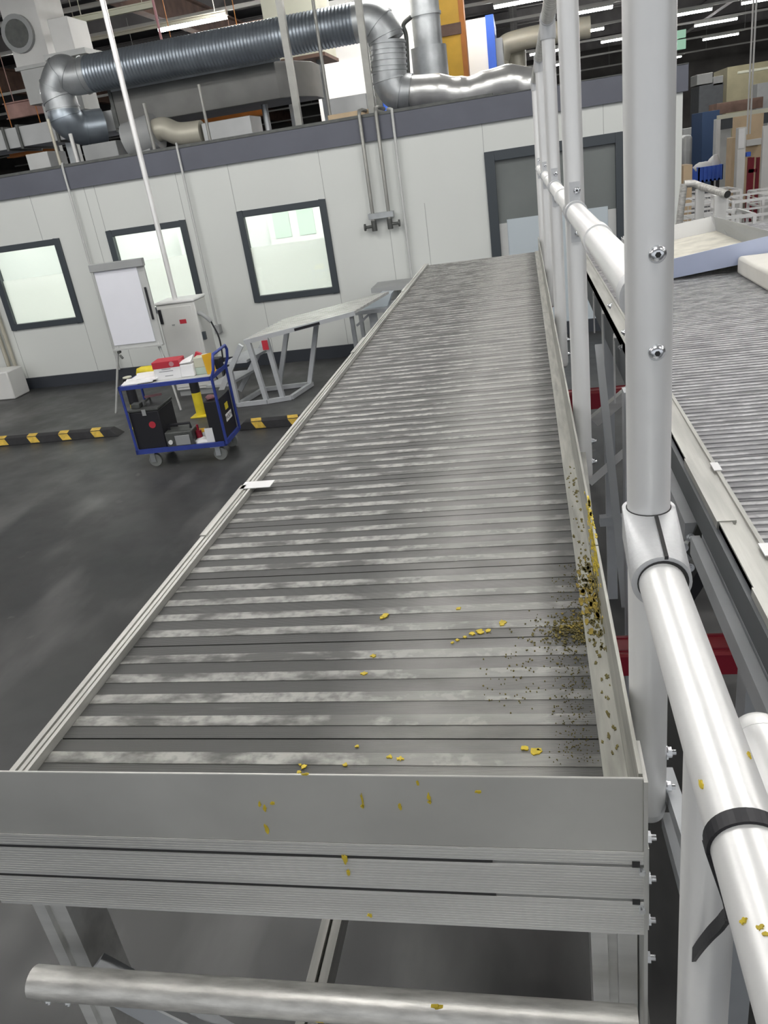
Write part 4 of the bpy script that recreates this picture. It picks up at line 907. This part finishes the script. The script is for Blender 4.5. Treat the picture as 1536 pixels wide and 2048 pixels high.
if sp.v: sp.build('paint_splash', M['yellow_paint'], gr)['kind'] = 'stuff'
# cable tie on the lower rail
yz = .365
ct = MB(); n = 40
ring = []
for i in range(n): a = 2*PI*i/n; ring.append((rx2+math.cos(a)*(RR+.0012), yz, ZL+math.sin(a)*(RR+.0012)))
for i in range(n):
    p_, q_ = Vector(ring[i]), Vector(ring[(i+1) % n]); ct.bar(p_, q_+(q_-p_)*.1, .011, .0022, (p_-Vector((rx2, yz, ZL))).normalized())
tl = spline([Vector((rx2-.0225, yz+.001, ZL-.004)), oY(1452, 1812, .372), oY(1446, 1840, .385), oY(1420, 1868, .41), oY(1398, 1895, .44), oY(1380, 1922, .475)], 5)
for p_, q_ in zip(tl[:-1], tl[1:]): ct.bar(p_, q_+(q_-p_)*.12, .003, .0085, (0, 0, 1))
tag(ct.build('cable_tie', M['black']), 'black cable tie strapped around the lower rail at the right edge', 'cable tie')
# capped tube of the stairs at the right edge
c = CAMP+ray(1512, 1462)*.78
st = thing('access_stair', 'access stair whose silver handrail with rounded end cap enters at the lower right edge', 'stairs', (c.x, c.y-.3, 0))
MB().tube((c.x, c.y-.02, c.z), (c.x, -.4, c.z), .027, 32).build('handrail', M['tube'], st)
MB().sweep([(c.x, c.y+.008, c.z), (c.x, c.y+.0065, c.z), (c.x, c.y+.002, c.z), (c.x, c.y-.006, c.z), (c.x, c.y-.02, c.z)], [.008, .016, .0225, .0265, .0274], 32).build('end_cap', M['tube'], st)
MB().tube((c.x, -.25, 0), (c.x, -.25, c.z-.02), .02, 20).build('support_post', M['tube'], st)
MB().box(-.78, c.x+.05, -1.3, .45, .84, .88).build('shade_landing', M['alu'], st)  # unseen landing and treads, added to shade the floor under the platform
for i in range(4): MB().box(-.78, c.x+.05, -1.3-.26*(i+1), -1.3-.26*i, .84-.21*(i+1), .87-.21*(i+1)).build('tread', M['alu'], st)
for X in (-.76, c.x+.0): MB().bar((X, -2.3, .0), (X, -1.25, .83), .04, .12, (1, 0, 0)).box(X-.02, X+.02, .36, .42, 0, .84).build('stringer', M['grey_alu'], st)

# ================================================================ RIGHT PLATFORM
ap = thing('access_platform', 'second ribbed grey platform on the right beyond the guard rail', 'work platform', (1.05, 3.4, 0))
BX0, BXI, BX1 = .318, .372, 1.75
BY0, BY1 = .55, 5.75
DB2 = deckmat('deck_plank_right', (.26, .26, .27), (.46, .46, .47), False, 190)
DR2 = deckmat('deck_rib_right', (.28, .28, .29), (.54, .54, .55), True, 190)
b = MB(); yy = BY0
while yy < BY1-.02:
    b.box(BXI, BX1, yy, min(yy+MOD-.003, BY1), D-.03, D-.002, 0)
    for i in range(8): b.box(BXI+.001, BX1-.001, yy+.008+i*.0285, yy+.008+i*.0285+.012, D-.01, D, 1)
    yy += MOD
b.build('deck', [DB2, DR2], ap)
b = MB(); b.box(BX0, BXI, BY0, BY1, D-.03, D+.006); b.box(BX0, BX0+.022, BY0, BY1, D-.03, D+.010); b.box(BXI-.008, BXI, BY0, BY1, D+.006, D+.011)
b.build('edge_beam', M['alu_y'], ap)
for y_, l_ in ((1.0, .12), (1.36, .32), (2.2, .2)): MB().box(BX0-.004, BX0+.03, y_, y_+l_, D-.034, D+.012).build('joint_plate', M['alu_y'], ap)
for y_ in (1.22, 1.6): MB().box(BXI-.012, BXI+.004, y_, y_+.045, D+.011, D+.013).build('tape_strip', M['tape'], ap)
MB().box(BX0+.03, BX0+.05, 1.9, BY1, D-.22, D-.03).build('web', M['web'], ap)
MB().box(BX0+.02, BX0+.05, BY0, 1.9, D-.15, D-.03).build('web', M['dark_metal'], ap)
MB().box(BX0-.010, BX0, BY0, 1.9, D-.06, D-.004).build('side_shade', M['web'], ap)  # dark strip stands in for the shadowed side of the edge beam
MB().box(BX0-.022, BX0-.004, BY0, 1.50, D-.13, D-.088).box(BX0+.000, BX0+.02, BY0, 1.50, D-.13, D-.086).box(BX0-.006, BX0+.002, BY0, 1.5, D-.125, D-.095).build('lower_rail', M['grey_alu'], ap)
MB().box(BX0-.022, BX0+.02, 1.56, 2.5, D-.13, D-.088).build('lower_rail', M['grey_alu'], ap)
# gusset plate with bolts
yg = 1.55
gp = [oY(px, py, yg) for px, py in ((1412, 1018), (1442, 1062), (1405, 1140), (1372, 1105), (1395, 1050))]
go = MB().prism(gp, (0, .008, 0)).build('gusset_plate', M['dark_metal'], ap)
for px, py in ((1408, 1022), (1428, 1062), (1409, 1090), (1394, 1112), (1380, 1135), (1381, 1075), (1368, 1095)):
    q = oY(px, py, yg); MB().bolt(q, (0, -1, .2), .007, .007).build('bolt', M['bolt'], go)
MB().bar(oY(1425, 1110, yg+.02), oY(1360, 1210, yg+.02), .03, .03, (0, 1, 0)).build('brace', M['black'], ap)
MB().bar(oY(1400, 1085, yg+.05), oY(1330, 1130, yg+.05), .03, .03, (0, 1, 0)).build('brace', M['grey_alu'], ap)
# hat brackets along the web
for px, py, h in ((1187, 590, .20), (1205, 632, .26), (1228, 680, .27)):
    X = BX0+.012; q = oX(px, py, X); w = .05
    P = [(X, q.y, q.z-h), (X, q.y, q.z), (X, q.y-.012, q.z+.02), (X+.02, q.y-.05, q.z+.032), (X+.02, q.y-.08, q.z+.032)]
    m_ = MB()
    for a_, b_ in zip(P[:-1], P[1:]): m_.bar(a_, b_, .02, .006, (1, 0, 0))
    m_.build('hat_bracket', M['tube'], ap)
for px, py in ((1222, 612), (1250, 665), (1244, 695)): q = oX(px, py, BX0-.001); MB().bolt(q, (-1, 0, .3), .009, .008).build('bolt', M['bolt'], ap)
# slanted grey strut, upright and cross braces below
def pbar(pa, pb, Xa, Xb, w, h, name='strut', m='grey_alu', up=(1, 0, 0)): return MB().bar(oX(*pa, Xa), oX(*pb, Xb), w, h, up).build(name, M[m], ap)
MB().bar(oX(1197, 690, .27), oX(1252, 1215, .27), .012, .03, (1, 0, 0)).build('strut', M['grey_alu'], ap)
MB().box(.262, .285, 2.35, 2.41, 0, D-.03).build('leg', M['grey_alu'], ap)
for y_ in (1.2, 3.9, 5.6): MB().box(BX0+.02, BX0+.07, y_, y_+.06, 0, D-.03).build('leg', M['grey_alu'], ap)
for y_ in (.7, 3.4, 5.6): MB().box(BX1-.07, BX1-.02, y_, y_+.06, 0, D-.03).build('leg', M['grey_alu'], ap)
MB().bar(oX(1180, 965, .2), oX(1265, 890, .36), .014, .03, (0, 0, 1)).build('cross_brace', M['tube'], ap)
MB().bar(oY(1188, 842, 3.6), oY(1262, 780, 3.6), .05, .05, (0, 1, 0)).build('cross_brace', M['alu'], ap)
MB().bar((.3, 3.9, CZ-1.9), (1.7, 3.9, CZ-1.9), .05, .05).build('cross_bar', M['grey_alu'], ap)
# red steel beams between the platforms
def redbeam(y, zc, x0, x1, h, label):
    t = thing('steel_beam', label, 'beam', ((x0+x1)/2, y, zc-h/2)); w = .10
    MB().box(x0, x1, y-w/2, y+w/2, zc+h/2-.012, zc+h/2).build('top_flange', M['redflange'], t)
    MB().box(x0, x1, y-w/2+.012, y-w/2+.018, zc+h/2, zc+h/2+.004).box(x0, x1, y+w/2-.018, y+w/2-.012, zc+h/2, zc+h/2+.004).build('flange_line', M['redbeam'], t)
    MB().box(x0, x1, y-w/2+.004, y+w/2-.004, zc-h/2, zc+h/2-.012).build('web', M['redbeam'], t)
    for X in (x0+.1, x1-.1): MB().box(X-.04, X+.04, y-.04, y+.04, 0, zc-h/2).build('leg', M['redbeam'], t)
    return t
q = oZ(1440, 1308, CZ-1.5); redbeam(q.y, q.z, -.2, 1.9, .085, 'dark red steel beam under the right platform near the lower rail')
q = oZ(1210, 795, CZ-1.6); redbeam(q.y, q.z, .15, 1.6, .12, 'red steel beam far back between the two platforms')
# tray and foam block
rl = math.radians(-5.5)
TX0, TX1, TY0, TY1 = .60, 1.14, 4.02, 5.25
tr = thing('metal_tray', 'shallow blue grey metal tray tilted on the right platform', 'tray', (TX0, TY0, D+.002)); tr.rotation_euler = (0, rl, 0)
w = TX1-TX0; l = TY1-TY0
IW[tr] = (Matrix.Translation((TX0, TY0, D+.002)) @ Matrix.Rotation(rl, 4, 'Y')).inverted()
G(tr, 'floor_pan', M['traydirt'], MB().box(0, w, .003, l, 0, .003))
G(tr, 'front_wall', M['trayblue'], MB().prism([(0, 0, 0), (w, 0, 0), (w+.01, -.012, .105), (-.01, -.012, .09)], (0, .004, 0)))
G(tr, 'back_wall', M['white'], MB().prism([(0, l, 0), (w, l, 0), (w-.02, l+.012, .09), (0, l+.012, .09)], (0, .004, 0)))
G(tr, 'side_wall', M['grey'], MB().prism([(w, 0, 0), (w, l, 0), (w-.01, l, .09), (w+.012, 0, .105)], (.004, 0, 0)))
G(tr, 'side_wall', M['lgrey'], MB().prism([(0, 0, 0), (0, l, 0), (-.01, l, .09), (-.012, 0, .09)], (-.004, 0, 0)))
G(tr, 'corner_gusset', M['grey'], MB().prism([(w, l-.02, .003), (w-.0, l-.3, .003), (w, l, .095)], (.002, 0, 0)))
simple('foam_block', MB().box(.965, 1.45, 3.42, 4.0, D, D+.082), M['foam'], 'white foam block lying on the right platform before the tray', 'block', bevel=.014)
# rail piece beyond the tray
rp = thing('end_rail', 'short open ended grey rail on posts beyond the tilted tray', 'handrail', (1.3, 6.5, 0))
p0_ = oY(1368, 368, 6.55); p1_ = oY(1400, 372, 6.55); p2_ = oY(1455, 389, 6.2)
MB().sweep([p0_+Vector((0, 0, 0)), p0_.lerp(p1_, .6)+Vector((0, 0, .012)), p1_, p1_.lerp(p2_, .5), p2_], .026, 18, caps=False).sweep([p1_, p1_.lerp(p2_, .5), p2_-(p2_-p1_)*.001], .021, 18, caps=True, mi=1).build('rail', [M['worn_tube'], M['dark_gap']], rp)
q = oY(1345, 462, 6.6); MB().tube(p0_, (q.x, 6.6, q.z-.4), .026, 14).tube((q.x, 6.6, 0), (q.x, 6.6, q.z-.38), .026, 14).build('post', M['worn_tube'], rp)
for c_, wv in ((p1_, .06), (p1_.lerp(p2_, .75), .08)):
    MB().box(c_.x-wv/2, c_.x+wv/2, c_.y-.02, c_.y+.02, 0, c_.z-.02).build('post', M['offwhite'], rp)

# ================================================================ FAR RIGHT OF THE HALL
def cage(x0, x1, y0, y1, z0, z1, nz, label):
    b = MB(); r = .012
    for X in (x0, x1):
        for Y in (y0, y1): b.box(X-.025, X+.025, Y-.025, Y+.025, 0, z1)
    for i in range(nz+1):
        z = z0+(z1-z0)*i/nz; b.box(x0, x1, y0-.02, y0+.02, z-.024, z+.024); b.box(x0, x1, y1-.02, y1+.02, z-.018, z+.018); b.box(x0-.02, x0+.02, y0, y1, z-.018, z+.018); b.box(x1-.02, x1+.02, y0, y1, z-.018, z+.018)
    n = int((x1-x0)/.2)
    for i in range(1, n): X = x0+(x1-x0)*i/n; b.tube((X, y0, z0), (X, y0, z1), .006, 5); b.tube((X, y0, z1), (X, y1, z1), .006, 5)
    return tag(b.build('wire_cage', M['white']), label, 'cage', 'wire cages on the far right')
cage(2.35, 3.35, 13.0, 14.0, .15, 1.0, 4, 'nearest wire cage beyond the tray, at the right edge')
cage(2.2, 3.5, 15.4, 16.6, .15, 1.05, 4, 'wire cage behind the short open ended rail')
cage(3.7, 5.1, 15.8, 17.0, .15, .95, 3, 'wire cage at the right edge below the white panel')
cage(2.9, 4.4, 18.2, 19.4, .15, .95, 4, 'low wire cage next to the timber crates')
cage(4.6, 5.7, 17.3, 18.4, .15, .9, 3, 'wire cage at the foot of the white partition panel')
def fbox(name, px0, px1, pyb, pyt, d, m, label, cat, Y=None, parts=None):
    """box standing on the floor whose foot is seen at row pyb"""
    pm = (px0+px1)/2; q = oZ(pm, pyb, 0); Y = Y or q.y; a = oY(px0, (pyb+pyt)/2, Y).x; c = oY(px1, (pyb+pyt)/2, Y).x; zt = oY(pm, pyt, Y).z
    return (a, c, Y, Y+d, 0, zt)
def floorbox(name, px0, px1, pyb, pyt, d, m, label, cat, Y=None, bevel=.01):
    return simple(name, MB().box(*fbox(name, px0, px1, pyb, pyt, d, m, label, cat, Y)), m, label, cat, bevel=bevel)
e_ = fbox('', 1397, 1446, 362, 330, 1.0, 0, 0, 0, 26)
t = thing('blue_crate', 'bright blue crate holding white bags on the far floor', 'crate', ((e_[0]+e_[1])/2, 26.5, 0))
x0, x1, y0, y1, z0, z1 = e_
zc0 = oY(1420, 362, 26).z; zc1 = oY(1420, 332, 26).z
b = MB(); b.box(x0, x1, y0, y0+.05, zc0, zc1); b.box(x0, x1, y1-.05, y1, zc0, zc1); b.box(x0, x0+.05, y0, y1, zc0, zc1); b.box(x1-.05, x1, y0, y1, zc0, zc1); b.box(x0, x1, y0, y1, zc0, zc0+.05)
for i in range(6): X = x0+(x1-x0)*(i+.3)/6; b.box(X, X+.05, y0-.03, y0, zc0, zc1)
b.build('body', M['crate_blue'], t)
b = MB()
for X in (x0+.1, x1-.15): b.box(X, X+.08, y0+.1, y0+.18, 0, zc0); b.box(X, X+.08, y1-.18, y1-.1, 0, zc0)
b.build('foot', M['black'], t)
b = MB().ball((x0+(x1-x0)*.75, 26.45, zc1-.02), .2, .22, .3, 10, 7, .15, sm=False); simple('white_bag', b, M['paper'], 'larger white bag at the right in the blue crate', 'bag')
b = MB().ball((x0+(x1-x0)*.35, 26.4, zc1-.04), .3, .22, .16, 10, 7, .15, sm=False); simple('white_bag', b, M['paper'], 'flatter white bag at the left in the blue crate', 'bag')
# white cabinet with frame
def far(name, px0, px1, py0, py1, Y, d, m, label, cat, ground=True, bevel=.01):
    pm = (px0+px1)/2; pv = (py0+py1)/2; a = oY(px0, pv, Y).x; c = oY(px1, pv, Y).x; zt = oY(pm, py0, Y).z; zb = oY(pm, py1, Y).z
    return simple(name, MB().box(a, c, Y, Y+d, 0 if ground else zb, zt), m, label, cat, bevel=bevel)
far('far_cabinet', 1437, 1461, 236, 345, 28.2, .8, M['lgrey'], 'pale grey cabinet behind the blue crate', 'cabinet')
far('wood_panel', 1466, 1526, 230, 300, 25.5, .1, M['card'], 'beige plywood panel behind the white pillar', 'panel')
far('sign_pillar', 1474, 1490, 255, 402, 20.5, .25, M['offwhite'], 'narrow white pillar with notices standing before the plywood panel', 'pillar')
q0 = oY(1478, 258, 20.48); q1 = oY(1488, 296, 20.48)
simple('notice_strip', MB().box(q0.x, q1.x, 20.46, 20.5, q1.z, q0.z), M['paper'], 'white notice strip fixed at the top of the narrow pillar', 'notice')
far('white_partition', 1523, 1560, 250, 420, 20.2, .12, M['offwhite'], 'white partition panel at the right edge of the photo', 'panel')
far('timber_crate', 1366, 1384, 330, 430, 17.5, .6, M['card'], 'stack of pale timber crates behind the short rail', 'crate')
far('timber_crate', 1462, 1472, 275, 405, 23, .6, M['card'], 'tall pale timber crate left of the white pillar', 'crate')
t = thing('far_rack', 'far rack frame with long pale top rail hung by two cables', 'rack', (oY(1490, 230, 27.5).x, 27.5, 0))
a = oY(1434, 235, 27.5); c = oY(1545, 219, 27.5); zr = (a.z+c.z)/2
MB().box(a.x, c.x, 27.45, 27.55, zr-.06, zr+.06).build('top_rail', M['cream'], t); MB().box(a.x, a.x+.1, 27.45, 27.55, 0, zr-.06).build('upright', M['offwhite'], t); MB().box(c.x-.1, c.x, 27.45, 27.55, 0, zr-.06).build('upright', M['offwhite'], t)
MB().box(a.x+.1, a.x+1.6, 27.5, 27.53, zr-.35, zr-.06).build('header', M['frame'], t)
t = thing('red_rack', 'red steel frame standing right of the white pillar', 'frame', (oY(1508, 370, 21).x, 21, 0))
for px in (1497, 1503, 1514): X = oY(px, 370, 21).x; MB().box(X-.035, X+.035, 21, 21.07, 0, oY(px, 315, 21).z).build('upright', M['redbeam'], t)
MB().box(oY(1497, 340, 21).x, oY(1514, 340, 21).x, 21, 21.06, oY(1505, 345, 21).z, oY(1505, 338, 21).z).build('cross_bar', M['redbeam'], t)
far('blue_cap_bin', 1493, 1502, 304, 313, 20.6, .2, M['crate_blue'], 'small bright blue box on the red frame', 'box', False)
far('pallet_stack', 1493, 1523, 278, 291, 25.3, .15, M['offwhite'], 'pale slotted pallet hung on the plywood panel', 'pallet', False)
far('dark_machine', 1404, 1438, 222, 312, 33, 2, M['dblue'], 'tall dark blue machine in the distance behind the blue crate', 'machine')
far('dark_machine', 1366, 1404, 255, 330, 36.5, 2, M['grey'], 'grey machine in the distance left of the dark blue one', 'machine')
far('grey_machine', 1366, 1385, 270, 330, 29, 1.5, M['duct_light'], 'light grey machine with rounded front at the office corner', 'machine', bevel=.1)
far('white_box', 1394, 1425, 147, 168, 42, 1.5, M['lgrey'], 'pale box high on the distant grey cabinet', 'box', False)
far('white_box', 1427, 1446, 152, 170, 42, 1.5, M['lgrey'], 'smaller pale box right of the pale box on the distant cabinet', 'box', False)
far('grey_cabinet', 1398, 1446, 168, 215, 42, 2, M['web'], 'dark grey cabinet in the distance under the pale boxes', 'cabinet')
far('carton_stack', 1454, 1536, 128, 200, 45, 3, M['card_dim'], 'tall stack of yellowed cartons in the distance at upper right', 'cartons')
far('carton_stack', 1514, 1545, 165, 215, 38, 1, M['grey'], 'grey crate stack before the yellowed cartons at the right edge', 'crates')
far('dark_shelf', 1434, 1526, 200, 222, 36, 1.5, M['rust'], 'dark red brown shelf load below the yellowed cartons', 'shelf load', False)
far('pale_beam', 1478, 1560, 136, 141, 34, .2, M['cream'], 'thin pale hanging beam crossing the two cables', 'beam', False)
far('hall_sign', 1349, 1372, 60, 76, 30, .1, M['exit'], 'upper pale green hanging sign right of the nearest post', 'sign', False)
far('hall_sign', 1349, 1372, 79, 99, 30, .1, M['exit'], 'lower pale green hanging sign right of the nearest post', 'sign', False)

# ================================================================ light
w = bpy.data.worlds.new('world'); SC.world = w; w.use_nodes = True
w.node_tree.nodes['Background'].inputs[0].default_value = (.93, .96, 1, 1); w.node_tree.nodes['Background'].inputs[1].default_value = .55
vs = SC.view_settings; vs.view_transform = 'Standard'; vs.look = 'None'; vs.gamma = 1; vs.use_curve_mapping = False; vs.exposure = 0.42
